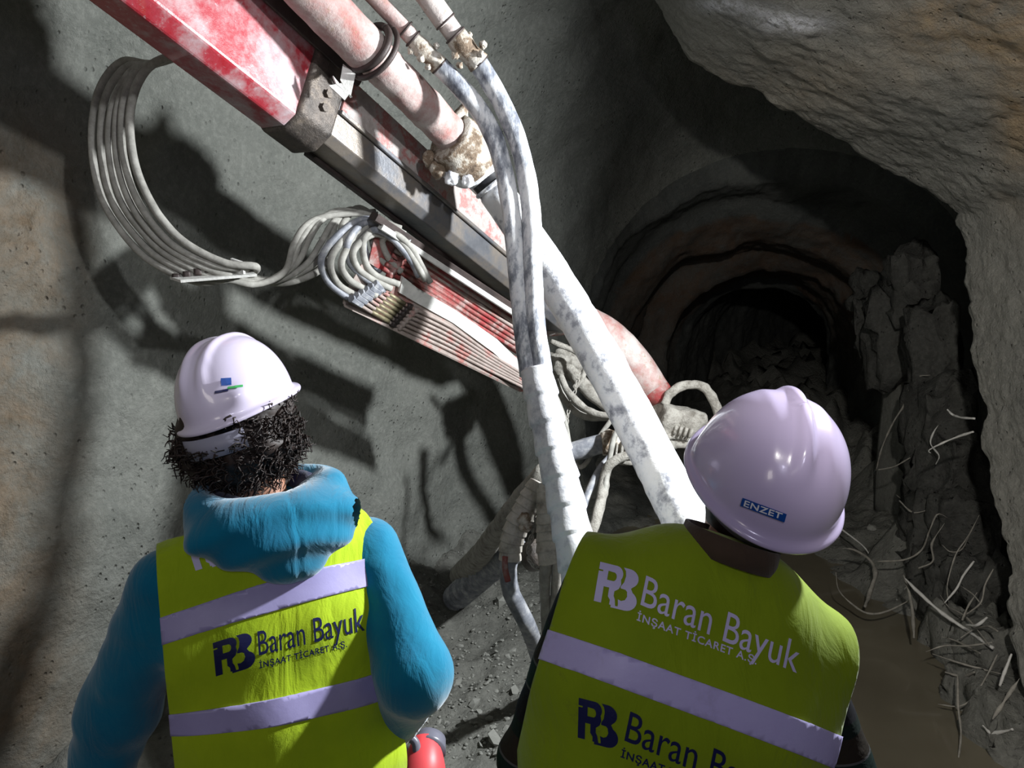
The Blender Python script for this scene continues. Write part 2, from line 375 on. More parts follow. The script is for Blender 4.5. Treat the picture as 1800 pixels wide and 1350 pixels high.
def loft(secs, nper, nv):
    ys = [s[0] for s in secs]; L = []
    for i in range(len(secs)-1):
        k = max(2, int((ys[i+1]-ys[i])*nper)+1)
        L += list(np.linspace(i, i+1, k, endpoint=False))
    L.append(len(secs)-1)
    S = np.array(secs); out = []
    for t in L:
        v = np.array([np.interp(t, np.arange(len(secs)), S[:, k]) for k in range(5)])
        X, Z = arch(v[1], v[2], v[3], v[4], nv); out.append(np.stack([X, np.full(nv, v[0]), Z], 1))
    return np.array(out)
G = loft(SEC, 24, 400)
G = displace(G, [(.075, .8), (.03, 3.0), (.010, 11.0), (.006, 34.0)], 3)
nu, nv = G.shape[:2]
isplit = int(np.argmin(np.abs(G[:, 0, 1]-6.2)))
def piece(name, i0, i1, j0, j1, mat, flip=False):
    g = G[i0:i1+1, j0:j1+1]; o = mesh_obj(name, g.reshape(-1, 3), grid_faces(i1-i0+1, j1-j0+1, flip), mat)
    V = g.reshape(-1, 3); px, py, d = proj(V)
    st = np.clip(1.25-(px/150.0), 0, 1)*np.clip((py-150)/150, 0, 1)*(d > .3)
    st = st+np.exp(-((px-20)/90)**2-((py-430)/90)**2)*2.0
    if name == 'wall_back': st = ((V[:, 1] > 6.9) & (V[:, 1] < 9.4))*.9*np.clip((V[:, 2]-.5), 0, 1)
    set_attr(o, 'stain', np.clip(st, 0, 1)); set_attr(o, 'lime', np.zeros(len(V)))
    return struct(o)
piece('wall_left', 0, isplit, 0, 170, M['shot'])
piece('ceiling', 0, isplit, 170, nv-1, M['shot'])
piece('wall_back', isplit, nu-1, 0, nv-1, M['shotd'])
# far end cap of the gallery and wall behind the photographer
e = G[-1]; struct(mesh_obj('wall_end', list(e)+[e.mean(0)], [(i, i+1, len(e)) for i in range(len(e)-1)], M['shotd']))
e = G[0]; struct(mesh_obj('wall_front', list(e)+[e.mean(0)], [(i+1, i, len(e)) for i in range(len(e)-1)], M['shot']))

# near right-hand shell of sprayed concrete with its ragged broken edge
E = [(1835, 1500, 2.85), (1812, 1400, 2.98), (1795, 1280, 3.15), (1768, 1120, 3.35), (1742, 960, 3.55), (1722, 800, 3.7), (1703, 640, 3.8), (1694, 500, 3.85), (1672, 392, 3.9),
     (1630, 350, 3.9), (1560, 300, 3.95), (1450, 240, 3.95), (1350, 180, 3.95), (1255, 132, 3.95), (1190, 78, 3.95), (1150, 8, 3.9), (1085, -80, 3.85), (950, -180, 3.8), (700, -270, 3.75), (350, -330, 3.7), (-100, -380, 3.6)]
Ec = spline(PL(E), 420)
q = np.linspace(0, 60, 420)
cen = np.array([.4, 3.6, 1.2])
outw = Ec-cen; outw[:, 1] = 0; outw /= np.linalg.norm(outw, axis=1)[:, None]
rag = fbm(q*1.1, q*0, q*0, 4, 5)*.022+np.where(vn(q*.45, 0, 0, 9) > .35, .03, 0)
Ec = Ec+outw*rag[:, None]; Es = spline(PL(E), 420)
Ec[:, 1] += fbm(q*.5, 3+q*0, q*0, 3, 8)*.07
rows = []
for t in np.concatenate([[0, .002, .005], .008+.992*np.linspace(0, 1, 260)**1.7]):
    s = t**1.1; kf = max(0, 1-t*14)**2; b = Ec*kf+Es*(1-kf)+np.array([0, -6.3*s, 0])+outw*(1.0*s)
    roundoff = .035*max(0, 1-t/.012)
    rows.append(b+outw*roundoff)
near = np.array(rows)
nd = displace(near, [(.04, .7), (.014, 3.2), (.008, 9.0), (.006, 24.0), (.004, 60.0)], 21)
fade = np.clip(np.arange(len(near))/22, 0, 1)[:, None, None]; near = near+(nd-near)*fade
V = near.reshape(-1, 3)
back = [Ec+outw*.10+np.array([0, .05, 0]), Ec+outw*.3+np.array([0, .02, 0]), Ec+outw*2.2+np.array([0, -.1, 0])]
full = np.vstack([np.array(back[::-1]).reshape(-1, 3), V]); nr = len(back)+len(near)
wr = mesh_obj('wall_right', full, grid_faces(nr, 420, True), M['shot2'])
px, py, d = proj(full)
st = np.exp(-((px-1700)/110)**2-((py-40)/70)**2)*1.3+np.exp(-((px-1790)/40)**2-((py-160)/160)**2)+.30*np.exp(-((px-1420)/200)**2-((py-150)/60)**2)
lime = np.exp(-((px-1395+(30-py)*-.0)/55)**2-((py-42)/15)**2)*1.2+np.exp(-((px-1265)/40)**2-((py-8)/12)**2)*1.1+.6*np.exp(-((px-1330)/50)**2-((py-22)/14)**2)
set_attr(wr, 'stain', np.clip(st*(d > .5), 0, 1)); set_attr(wr, 'lime', np.clip(lime*(d > .5), 0, 1)); struct(wr)

# floor
def ground(x, y):
    m = np.clip(1.6-np.hypot((x-1.75)/1.15, (y-3.9)/2.3)*1.55, 0, 1)
    m2 = np.clip(1.5-np.hypot((x-1.35)/.95, (y-5.1)/.75)*1.5, 0, 1); m = np.maximum(m, m2)
    h = .045-.15*m+.030*fbm(x*2.2, y*2.2, 0, 3, 4)+.022*fbm(x*8, y*8, 0, 3, 14)*(1-.6*m)+.010*fbm(x*26, y*26, 0, 2, 24)*(1-m)
    isl = np.exp(-((x-2.35)/.55)**2-((y-4.9)/.42)**2); h = h+.12*isl*(1+.6*fbm(x*5, y*5, 0, 3, 31))
    h = h+.012*(1-m)*fbm(x*15, y*15, 0, 3, 91)+.006*(1-m)*fbm(x*42, y*42, 0, 2, 93)
    h = h+.06*np.exp(-((x-1.75)/.35)**2-((y-5.25)/.12)**2)
    wl = np.interp(y, [s[0] for s in SEC[:9]], [s[1] for s in SEC[:9]])
    h = h+.10*np.exp(-((x-wl)/.30)**2)*(1+.7*fbm(x*4, y*4, 0, 3, 41))
    h = h+np.clip((x-2.05+.12*(y-3)*0)/.5, 0, 1)*.25*(1+.8*fbm(x*4.5, y*4.5, 0, 3, 51))*(y < 4.6)
    h = h+np.clip((x-2.6)/.5, 0, 1)*.3*(1+.8*fbm(x*4.5, y*4.5, 0, 3, 61))
    return h
xs = np.concatenate([np.arange(-3.2, 3.4, .022), np.arange(3.4, 9, .12)]); ys = np.concatenate([np.arange(-3.3, 1.6, .08), np.arange(1.6, 5.6, .022), np.arange(5.6, 7, .04), np.arange(7, 16.2, .12)])
X, Y = np.meshgrid(xs, ys, indexing='ij'); Z = ground(X, Y)
fl = mesh_obj('floor', np.stack([X, Y, Z], 2).reshape(-1, 3), grid_faces(len(xs), len(ys), True), M['mud']); struct(fl)
wx = np.linspace(.35, 3.3, 30); wy = np.linspace(1.0, 7.2, 60); X, Y = np.meshgrid(wx, wy, indexing='ij')
wt = mesh_obj('pool', np.stack([X, Y, X*0-.012], 2).reshape(-1, 3), grid_faces(30, 60, True), M['water'])
tag(wt, 'brown muddy water pooled on the tunnel floor right of the workers', 'water', kind='stuff')
# loose stones: pieces of the floor, plus fine gravel
smesh = []
for k in range(8):
    V, Fc = lump_geo((0, 0, 0), (1, 1, .7), 60+k, .45, 1.3, 1)
    me = bpy.data.meshes.new('stone'); me.from_pydata([tuple(v) for v in V], [], Fc); me.materials.append(M['stone']); smesh.append(me)
def add_stone(x, y, s):
    o = bpy.data.objects.new('stone', random.choice(smesh)); COL.objects.link(o); o.parent = fl
    z = float(ground(np.array(x), np.array(y)))
    o.location = Vector((x, y, z+s*.25))-fl.location; o.scale = (s, s*random.uniform(.7, 1), s*random.uniform(.6, 1)); o.rotation_euler = (random.random()*.8, random.random()*.8, random.random()*6)
for k in range(150):
    g = F(random.uniform(640, 1000), random.uniform(1040, 1360)); 
    add_stone(g.x, g.y, random.uniform(.008, .024))
for px, py, s in ((835, 1255, .035), (850, 1285, .03), (690, 1195, .03), (905, 1230, .025), (870, 1340, .04), (800, 1085, .04), (845, 1060, .035), (880, 1080, .05),
                  (1660, 1205, .045), (1655, 1195, .03), (1590, 1320, .03), (1630, 1320, .05), (1700, 1340, .06), (1745, 1240, .05), (1690, 1260, .035), (1780, 1330, .07), (1530, 955, .04), (1470, 965, .03), (1560, 1000, .05), (1600, 985, .04), (1505, 1010, .03)):
    g = F(px, py); add_stone(g.x, g.y, s)
gl = []
for k in range(1500):
    px = random.uniform(640, 1010) if k % 3 else random.uniform(1560, 1800); g = F(px, random.uniform(1010, 1360)); s = random.uniform(.003, .009)
    x, y = g.x, g.y; z = float(ground(np.array(x), np.array(y)))
    V, Fc = lump_geo((x, y, z+s*.4), (s, s*.8, s*.7), k, .4, 1.5, 1); gl.append((V, Fc))
V, Fc = join_geo(gl); o = mesh_obj('gravel', V, Fc, M['stone'], fl); o['kind'] = 'stuff'

# concrete pillar and broken rock by the gallery mouth
V, Fc = block_geo(P(1592, 775, 5.6), (.125, .15, .62), 3, .04, (0, 0, .1), 8)
pl = mesh_obj('concrete_pillar', V, Fc, M['pillar']); set_attr(pl, 'stain', np.zeros(len(V))); tag(pl, 'square grey concrete pillar standing left of the broken rock by the gallery', 'pillar')
rk = thing('rock_outcrop', F(1680, 1240), 'dark jagged broken rock face behind the ragged edge of the sprayed right wall', 'rock')
random.seed(21)
for (px, py, d, sx, sz) in ((1585, 590, 5.4, .22, .30), (1545, 520, 5.8, .14, .16), (1530, 575, 5.7, .09, .22), (1600, 500, 5.2, .14, .22), (1640, 620, 4.8, .14, .30), (1650, 760, 4.7, .15, .30), (1665, 860, 4.6, .16, .28), (1640, 930, 4.6, .15, .22), (1690, 960, 4.4, .16, .28),
                            (1665, 1040, 4.3, .14, .20), (1715, 1070, 4.1, .14, .26), (1700, 1150, 3.9, .14, .20), (1745, 1180, 3.7, .13, .22), (1745, 1260, 3.45, .15, .17), (1790, 1320, 3.2, .15, .17), (1710, 1250, 3.6, .12, .12), (1625, 1010, 4.7, .12, .10)):
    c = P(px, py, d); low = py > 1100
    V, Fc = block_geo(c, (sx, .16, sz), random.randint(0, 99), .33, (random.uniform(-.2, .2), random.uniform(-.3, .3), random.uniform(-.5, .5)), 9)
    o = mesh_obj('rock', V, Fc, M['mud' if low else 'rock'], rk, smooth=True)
# pale boulder in the dark niche
V, Fc = lump_geo(P(1640, 715, 4.9), (.06, .07, .07), 5, .15); mesh_obj('rock', V, Fc, M['stone'], rk)

# ============================================================ SURFACE NETS for bodies and clothes
def surfnet(f, lo, hi, h):
    ax = [np.arange(lo[k], hi[k]+h, h) for k in range(3)]
    X, Y, Z = np.meshgrid(*ax, indexing='ij'); Vv = f(X, Y, Z); ins = Vv < 0
    nx, ny, nz_ = Vv.shape
    c = np.zeros((nx-1, ny-1, nz_-1), np.int8)
    offs = [(a, b, d) for a in (0, 1) for b in (0, 1) for d in (0, 1)]
    for a, b, d in offs: c += ins[a:nx-1+a, b:ny-1+b, d:nz_-1+d]
    act = np.argwhere((c > 0) & (c < 8)); idx = -np.ones(c.shape, np.int64); idx[tuple(act.T)] = np.arange(len(act))
    S = np.zeros((len(act), 3)); cnt = np.zeros(len(act))
    for ia in range(8):
        for ib in range(ia+1, 8):
            A = np.array(offs[ia]); Bv = np.array(offs[ib])
            if np.abs(A-Bv).sum() != 1: continue
            va = Vv[tuple((act+A).T)]; vb = Vv[tuple((act+Bv).T)]; m = (va < 0) != (vb < 0)
            t = np.where(m, va/np.where(m, va-vb, 1), 0)[:, None]
            S += np.where(m[:, None], A+(Bv-A)*t, 0); cnt += m
    V = (act+S/cnt[:, None])*h+np.array([ax[0][0], ax[1][0], ax[2][0]])
    faces = []
    for k in range(3):
        o1, o2 = [(1, 2), (2, 0), (0, 1)][k]
        sl0 = [slice(None)]*3; sl1 = [slice(None)]*3; sl0[k] = slice(0, -1); sl1[k] = slice(1, None)
        a = ins[tuple(sl0)]; b = ins[tuple(sl1)]; e = np.argwhere(a != b); e = e[(e[:, o1] > 0) & (e[:, o2] > 0) & (e[:, o1] < Vv.shape[o1]-1) & (e[:, o2] < Vv.shape[o2]-1)]
        if not len(e): continue
        d1 = np.zeros(3, int); d1[o1] = 1; d2 = np.zeros(3, int); d2[o2] = 1
        q = np.stack([idx[tuple((e-d1-d2).T)], idx[tuple((e-d2).T)], idx[tuple(e.T)], idx[tuple((e-d1).T)]], 1)
        fl_ = a[tuple(e.T)]; q = np.where(fl_[:, None], q, q[:, ::-1]); faces.append(q)
    return V, np.vstack(faces)
def smin(a, b, k):
    h = np.clip(.5+.5*(b-a)/k, 0, 1); return b*(1-h)+a*h-k*h*(1-h)
class Frame:
    def __init__(s, r, f, u): s.M = np.array([r, f, u], float)
def capsule(a, b, ra, rb, fr=None, flat=1.0):
    """tapered capsule; flat>1 squeezes it along the frame's forward axis"""
    a = np.array(a, float); b = np.array(b, float)
    def g(X, Y, Z):
        Q = np.stack([X, Y, Z], -1)-a
        ba = b-a
        if fr is not None and flat != 1.0:
            f = fr.M[1]; Q = Q+np.outer((Q@f).ravel(), f).reshape(Q.shape)*(flat-1); ba = ba+f*np.dot(ba, f)*(flat-1)
        L = np.dot(ba, ba)+1e-9; t = np.clip((Q@ba)/L, 0, 1)
        return (np.linalg.norm(Q-t[..., None]*ba, axis=-1)-(ra+(rb-ra)*t))/(1 if flat <= 1 else (flat+1)/2)
    return g
def ellips(c, rad, fr):
    c = np.array(c, float); rad = np.array(rad, float)
    def g(X, Y, Z):
        Q = (np.stack([X, Y, Z], -1)-c)@fr.M.T; k = np.linalg.norm(Q/rad, axis=-1); k2 = np.linalg.norm(Q/rad**2, axis=-1)+1e-9
        return k*(k-1)/k2
    return g
def union(prims, k=.03):
    def g(X, Y, Z):
        r = prims[0](X, Y, Z)
        for p in prims[1:]: r = smin(r, p(X, Y, Z), k)
        return r
    return g
def body_obj(name, f, pts, pad, h, mat, parent, off=0.0, fold=None, smooth_it=0):
    A = np.array([tuple(p) for p in pts]); lo = A.min(0)-pad; hi = A.max(0)+pad
    lo[2] = max(lo[2], -.02)
    def g(X, Y, Z):
        d = f(X, Y, Z)-off
        if fold is not None: d = d-fold(X, Y, Z)
        return d
    V, Q = surfnet(g, lo, hi, h); return mesh_obj(name, V, Q, mat, parent)
def cut(o, co, no, clear_outer=True):
    """bisect an object's mesh by a world plane, drop the side the normal points to"""
    org = root_of(o).location if o.parent else o.location
    bm = bmesh.new(); bm.from_mesh(o.data)
    bmesh.ops.bisect_plane(bm, geom=bm.verts[:]+bm.edges[:]+bm.faces[:], plane_co=Vector(co)-org, plane_no=Vector(no), clear_outer=clear_outer, dist=1e-5)
    bm.to_mesh(o.data); bm.free(); o.data.polygons.foreach_set('use_smooth', [True]*len(o.data.polygons))
def dup_mesh(o, name, mat, parent=None):
    me = o.data.copy(); me.materials.clear(); me.materials.append(mat); n = bpy.data.objects.new(name, me); COL.objects.link(n)
    n.parent = parent or o.parent; n.location = o.location if not n.parent else (0, 0, 0); me.name = name; return n
def inflate(o, d):
    me = o.data; n = len(me.vertices); co = np.zeros(n*3); me.vertices.foreach_get('co', co); no = np.zeros(n*3); me.vertices.foreach_get('normal', no)
    me.vertices.foreach_set('co', co+no*d); me.update()
def solid(o, th, off=-1):
    m = o.modifiers.new('solid', 'SOLIDIFY'); m.thickness = th; m.offset = off; return o
def bvh_world(o):
    org = root_of(o).location if o.parent else o.location
    return BVHTree.FromPolygons([v.co+org for v in o.data.vertices], [p.vertices[:] for p in o.data.polygons])
def hit(bv, px, py, back=0.0):
    d = (P(px, py, 1)-CAM).normalized(); h = bv.ray_cast(CAM, d)
    return (h[0]-d*back, h[1]) if h[0] is not None else (None, None)

# flat lettering laid on a curved surface, as raised print
FONT_CACHE = {}
def text_poly(txt, spacing=1.0, bold=0.0):
    c = bpy.data.curves.new('t', 'FONT'); c.body = txt; c.space_character = spacing; c.offset = bold; c.resolution_u = 4; c.fill_mode = 'FRONT'
    o = bpy.data.objects.new('t', c); COL.objects.link(o); dg = bpy.context.evaluated_depsgraph_get()
    me = bpy.data.meshes.new_from_object(o.evaluated_get(dg)); V = [(v.co.x, v.co.y) for v in me.vertices]; Fc = [tuple(p.vertices) for p in me.polygons]
    bpy.data.objects.remove(o); bpy.data.curves.remove(c); bpy.data.meshes.remove(me); return V, Fc
def poly2d(loops):
    """rounded outlines triangulated with holes: loops of 2D points, first the outer ones"""
    from mathutils.geometry import tessellate_polygon
    V = [p for l in loops for p in l]; T = tessellate_polygon([[Vector((x, y, 0)) for x, y in l] for l in loops]); return V, T
def lay(name, VF, quad, bv, mat, parent, off=.0016):
    """map 2D shape (bbox) into an image quad (bl, br, tl) and lay it on the surface"""
    V, Fc = VF; A = np.array(V); lo = A.min(0); hi = A.max(0)
    bm = bmesh.new(); vs = [bm.verts.new((x, y, 0)) for x, y in V]
    for f in Fc:
        try: bm.faces.new([vs[i] for i in f])
        except ValueError: pass
    ml = (hi-lo).max()/36
    for _ in range(5):
        le = [e for e in bm.edges if e.calc_length() > ml]
        if not le: break
        bmesh.ops.subdivide_edges(bm, edges=le, cuts=1); bmesh.ops.triangulate(bm, faces=bm.faces[:])
    bm.verts.index_update(); W = []; bl, br, tl = [np.array(q, float) for q in quad]
    pc = (br+tl)/2; hc_ = hit(bv, pc[0], pc[1])[0]; dist = (hc_-CAM).length if hc_ else 1.3
    for v in bm.verts:
        u = (v.co.x-lo[0])/(hi[0]-lo[0]); t = (v.co.y-lo[1])/(hi[1]-lo[1]); p = bl+(br-bl)*u+(tl-bl)*t
        h, n = hit(bv, p[0], p[1])
        if h is None: h, n, _, _ = bv.find_nearest(CAM+(P(p[0], p[1], 1)-CAM).normalized()*dist)
        nn = n if n.dot(CAM-h) > 0 else -n
        W.append(h+nn*off)
    Fn = [tuple(v.index for v in f.verts) for f in bm.faces]; bm.free()
    # face towards the viewer side of the cloth
    o = mesh_obj(name, W, Fn, mat, parent, smooth=False); return o
def rrect(x0, y0, x1, y1, r, n=6, corners=(1, 1, 1, 1)):
    out = []
    for k, (cx, cy, a) in enumerate(((x1-r, y1-r, 0), (x0+r, y1-r, 90), (x0+r, y0+r, 180), (x1-r, y0+r, 270))):
        if corners[k]: out += [(cx+r*cos(R(a+90*i/n)), cy+r*sin(R(a+90*i/n))) for i in range(n+1)]
        else: out.append(((x1, y1), (x0, y1), (x0, y0), (x1, y0))[k])
    return out
def monogram():
    """interlocked R and B built of bars"""
    parts = []
    def bar(loops): parts.append(poly2d(loops))
    # R : outline with counter, leg hooking under
    Rout = [(0, 0), (.17, 0), (.17, .42), (.30, .42), (.30, .20), (.36, .12), (.36, 0), (.5, .0), (.47, .16), (.43, .24), (.43, .36), (.52, .44), (.56, .56)]+[(.40+.17*cos(R(a)), .80+.20*sin(R(a))) for a in range(-35, 91, 15)]+[(0, 1.0), (0, .82), (.10, .82), (.10, .78), (0, .78)]
    Rin = [(.22, .60), (.36, .60)]+[(.36+.07*cos(R(a)), .71+.11*sin(R(a))) for a in range(-80, 91, 20)]+[(.22, .83)]
    bar([Rout, Rin])
    # B, right half, behind the R
    Bout = [(.40, -.06), (.72, -.06)]+[(.72+.26*cos(R(a)), .20+.26*sin(R(a))) for a in range(-90, 61, 15)]+[(.80, .52)]+[(.70+.24*cos(R(a)), .76+.24*sin(R(a))) for a in range(-55, 91, 15)]+[(.56, 1.0), (.62, .92), (.64, .80), (.62, .64), (.56, .52), (.56, .47), (.68, .46), (.72, .42), (.74, .30), (.70, .20), (.62, .16), (.54, .18), (.56, .06), (.56, .0), (.40, .0)]
    bar([Bout])
    V = []; Fc = []
    for v, f in parts:
        b = len(V); V += v; Fc += [tuple(i+b for i in t) for t in f]
    return V, Fc

# ------------------------------------------------------------ people
def sub(a, b): return Vector(a)-Vector(b)
def hand_prims(wr, d, palmn, side, length=.18, curl=1.0):
    """wrist, direction of the fingers, palm normal (fingers curl to it), side = +1 thumb on the (d x n) side"""
    d = Vector(d).normalized(); n = (Vector(palmn)-d*d.dot(Vector(palmn))).normalized(); s = d.cross(n)*side
    pr = []; pal = Vector(wr)+d*.05
    pr.append(capsule(Vector(wr), pal, .024, .028)); 
    for k, (o, L) in enumerate(((.030, .070), (.011, .080), (-.009, .075), (-.028, .060))):
        b = Vector(wr)+d*.085+s*o; m1 = Vector(wr)+d*.02+s*o*.6
        pr.append(capsule(m1, b, .015, .013))
        dir_ = d.copy(); p = b
        for j, fr_ in enumerate((.42, .32, .26)):
            dir_ = (dir_ + n*(.28+.34*j)*curl).normalized(); q2 = p+dir_*L*fr_; pr.append(capsule(p, q2, .0100-.001*j, .0092-.001*j)); p = q2
    b = Vector(wr)+d*.025+s*.026; q1 = b+(d*.6+s*.75+n*.35).normalized()*.038; q2 = q1+(d*.85+s*.15+n*.55*curl).normalized()*.03; q3 = q2+(d*.7-s*.1+n*.7*curl).normalized()*.022
    pr += [capsule(b, q1, .015, .012), capsule(q1, q2, .012, .0105), capsule(q2, q3, .0105, .009)]
    return pr
def unit(v): v = Vector(v); return v.normalized()

def make_person(J, mats, label):
    """J: joints in world space. returns root and a dict of built objects"""
    base = Vector(((J['ankL'].x+J['ankR'].x)/2, (J['ankL'].y+J['ankR'].y)/2, 0.0))
    root = thing('person', base, label, 'person')
    r, f, u = J['r'], J['f'], J['u']; fr = Frame(r, f, u); SC = J['SC']; PV = J['PV']
    rp = unit(Vector((r.x, r.y, 0))); frp = Frame(rp, unit(Vector((0, 0, 1)).cross(rp)), (0, 0, 1))
    ch = SC-u*.14; wa = SC.lerp(PV, .62)
    sw = J.get('sw', .17)
    torso = [capsule(SC-r*(sw-.03)-u*.015, SC+r*(sw-.03)-u*.015, .058, .058), capsule(ch-r*.075, ch+r*.075, .125, .125, fr, 1.22), capsule(SC-r*.05+u*.0, SC+r*.05+u*.0, .085, .085, fr, 1.1),
             capsule(wa-r*.06, wa+r*.06, .118, .118, fr, 1.15), capsule(PV-rp*.065, PV+rp*.065, .125, .125, frp, 1.1), capsule(ch, wa, .14, .13, fr, 1.15), capsule(wa, PV, .13, .13)]
    nb = SC+u*.05+f*.0; hc = J['HC']; hu, hf, hr = J['hu'], J['hf'], J['hr']; frh = Frame(hr, hf, hu)
    neck = [capsule(nb-u*.04, hc-hu*.07-hf*.01, .062, .055)]
    head = [ellips(hc+hu*.02-hf*.01, (.077, .098, .105), frh), ellips(hc-hu*.055+hf*.030, (.056, .068, .062), frh), capsule(hc-hu*.092+hf*.062, hc-hu*.09+hf*.07, .024, .02),
            capsule(hc+hu*.01+hf*.09, hc-hu*.028+hf*.107, .009, .014), capsule(hc-hu*.058+hf*.088-hr*.016, hc-hu*.058+hf*.088+hr*.016, .0085, .0085)]
    for s in (-1, 1): head.append(ellips(hc+hr*.081*s-hu*.008-hf*.008, (.012, .020, .032), frh))
    arms = []; hands = []
    for sd in ('L', 'R'):
        a, e, w_ = J['sh'+sd], J['el'+sd], J['wr'+sd]
        arms += [capsule(a, e, .05, .040), capsule(e, w_, .040, .026)]
        hands += hand_prims(w_, J['hd'+sd], J['hn'+sd], J.get('hs'+sd, 1), curl=J.get('curl'+sd, 1.0))
    legs = []
    for sd in ('L', 'R'):
        hp, k, an = J['hip'+sd], J['kn'+sd], J['ank'+sd]
        legs += [capsule(hp, k, .082, .055), capsule(k, an, .056, .038)]
    allp = [base, hc+hu*.15]+[J[q] for q in J if q[:2] in ('sh', 'el', 'wr', 'hi', 'kn', 'an')]
    core = union(torso+neck+head[:2]+arms+legs, .035); fine = union(head[2:]+hands, .008)
    fbody = lambda X, Y, Z: smin(core(X, Y, Z), fine(X, Y, Z), .012)
    hpad = .11
    body = body_obj('body', fbody, allp, hpad, .0085, mats['skin'], root)
    for s in (-1, 1):
        V, Fc = lump_geo(hc+hf*.078+hu*.012+hr*.031*s, (.0125,)*3, 1, 0, 1, 2); mesh_obj('eye', V, Fc, M['eye'], root)
        V, Fc = lump_geo(hc+hf*.089+hu*.012+hr*.031*s, (.005,)*3, 1, 0, 1, 1); mesh_obj('pupil', V, Fc, M['black'], root)
    # upper garment: torso and sleeves
    sr = J.get('slr', (.062, .056, .045))
    slv = []
    for sd in ('L', 'R'):
        a, e, w_ = J['sh'+sd], J['el'+sd], J['wr'+sd]
        slv += [capsule(a, e, sr[0], sr[1]), capsule(e, w_-(w_-e).normalized()*.015, sr[1], sr[2])]
    ft = union(torso, .05); fs = union(slv, .03)
    fg = lambda X, Y, Z: smin(ft(X, Y, Z)-.012, fs(X, Y, Z), .03)
    fa = J.get('fold', .010)
    def fold(X, Y, Z): return fa*(fbm(X*9, Y*9, Z*16, 2, 77)+.35*np.sin((X*.6+Z*1.2)*40+7*vn(X*5, Y*5, Z*5, 3)))*.8
    pts = [SC+u*.12, PV-Vector((0, 0, .08))]+[J[q] for q in J if q[:2] in ('sh', 'el', 'wr')]
    top = body_obj(mats['topname'], fg, pts, .13, .010, mats['top'], root, fold=fold)
    cut(top, PV-Vector((0, 0, .10)), (0, 0, -1)); 
    for sd in ('L', 'R'):
        e, w_ = J['el'+sd], J['wr'+sd]; dd = (w_-e).normalized()
        V, Fc = tube_geo([w_-dd*.045, w_-dd*.02, w_+dd*.012], [sr[2]*.92, sr[2]*.86, sr[2]*.80], n=8, sides=20); mesh_obj('cuff', V, Fc, mats['cuff'], root)
    # trousers and boots
    tr = [capsule(J['hip'+s], J['kn'+s], .098, .072) for s in 'LR']+[capsule(J['kn'+s], J['ank'+s], .072, .066) for s in 'LR']+[capsule(PV-rp*.07, PV+rp*.07, .135, .135, frp, 1.1)]
    body_obj('trousers', union(tr, .03), [PV, J['hipL'], J['hipR'], J['knL'], J['knR'], J['ankL']-Vector((0, 0, .0)), J['ankR']], .16, .014, M['jean'], root, fold=lambda X, Y, Z: .008*fbm(X*10, Y*10, Z*14, 2, 5))
    for s in 'LR':
        an = J['ank'+s]; fw = unit(Vector((J['f'].x, J['f'].y, 0))); g = Vector((an.x, an.y, 0))
        bt = union([capsule(an+Vector((0, 0, .06)), g+Vector((0, 0, .06)), .056, .055), capsule(g+Vector((0, 0, .045))-fw*.04, g+fw*.15+Vector((0, 0, .035)), .044, .042)], .03)
        body_obj('boot', bt, [an, g-fw*.05, g+fw*.18], .09, .009, M['boot'], root)
    # vest: torso offset, cut at armholes, neck and hem
    def vfold(X, Y, Z):
        Q = np.stack([X, Y, Z], -1)-np.array(SC); a = Q@np.array(r); b = Q@np.array(u)
        k = J.get('vf', (0.35, 26, .006)); ph = (a+b*k[0])*k[1]+2.2*vn(X*4, Y*4, Z*3, 8)
        m = np.clip(.35+.9*fbm(a*3+4, b*3, a*0, 2, J.get('seed', 1)), 0, 1)
        return k[2]*np.sin(ph)*m+.006*fbm(a*7, b*5, Y*3, 2, 12)
    hv = J.get('hem', .12); ew = J.get('ext', 0.0)
    lo_ = [capsule(PV-rp*(.085+ew), PV+rp*(.085+ew), .135, .135, frp, 1.1), capsule(wa-r*(.07+ew), wa+r*(.07+ew), .127, .127, fr, 1.12), capsule(ch-r*.095, ch+r*.095, .128, .128, fr, 1.18), capsule(SC-r*(sw+.03)-u*.012, SC+r*(sw+.03)-u*.012, .060, .060), capsule(SC-r*.055+u*.012, SC+r*.055+u*.012, .086, .086, fr, 1.1), capsule(SC-u*.13-r*J.get('fill', .14), SC-u*.13+r*J.get('fill', .14), .10, .10, fr, 1.1), capsule(SC-u*.27-r*J.get('fill2', .09), SC-u*.27+r*J.get('fill2', .09), .11, .11, fr, 1.1)]
    fvst = union(torso+lo_, .05)
    vest = body_obj('vest', fvst, [SC+u*.1-r*.2, SC+u*.1+r*.2, PV-Vector((0, 0, hv)), PV+rp*.1, PV-rp*.1, ch], .17, .009, mats['vest'], root, off=.020, fold=vfold)
    aw = J.get('aw', .205)
    for s in (-1, 1):
        no = (r*s+u*J.get('atilt', .06)+f*J.get('ak', (.12, .12))[0 if s < 0 else 1]).normalized(); cut(vest, SC+r*s*aw, no)
    cut(vest, PV-Vector((0, 0, hv)), (0, 0, -1)); cut(vest, nb+u*J.get('nk', .045), u+f*J.get('nt', .35))
    solid(vest, .004)
    return root, dict(body=body, top=top, vest=vest, fr=fr, nb=nb, base=base)

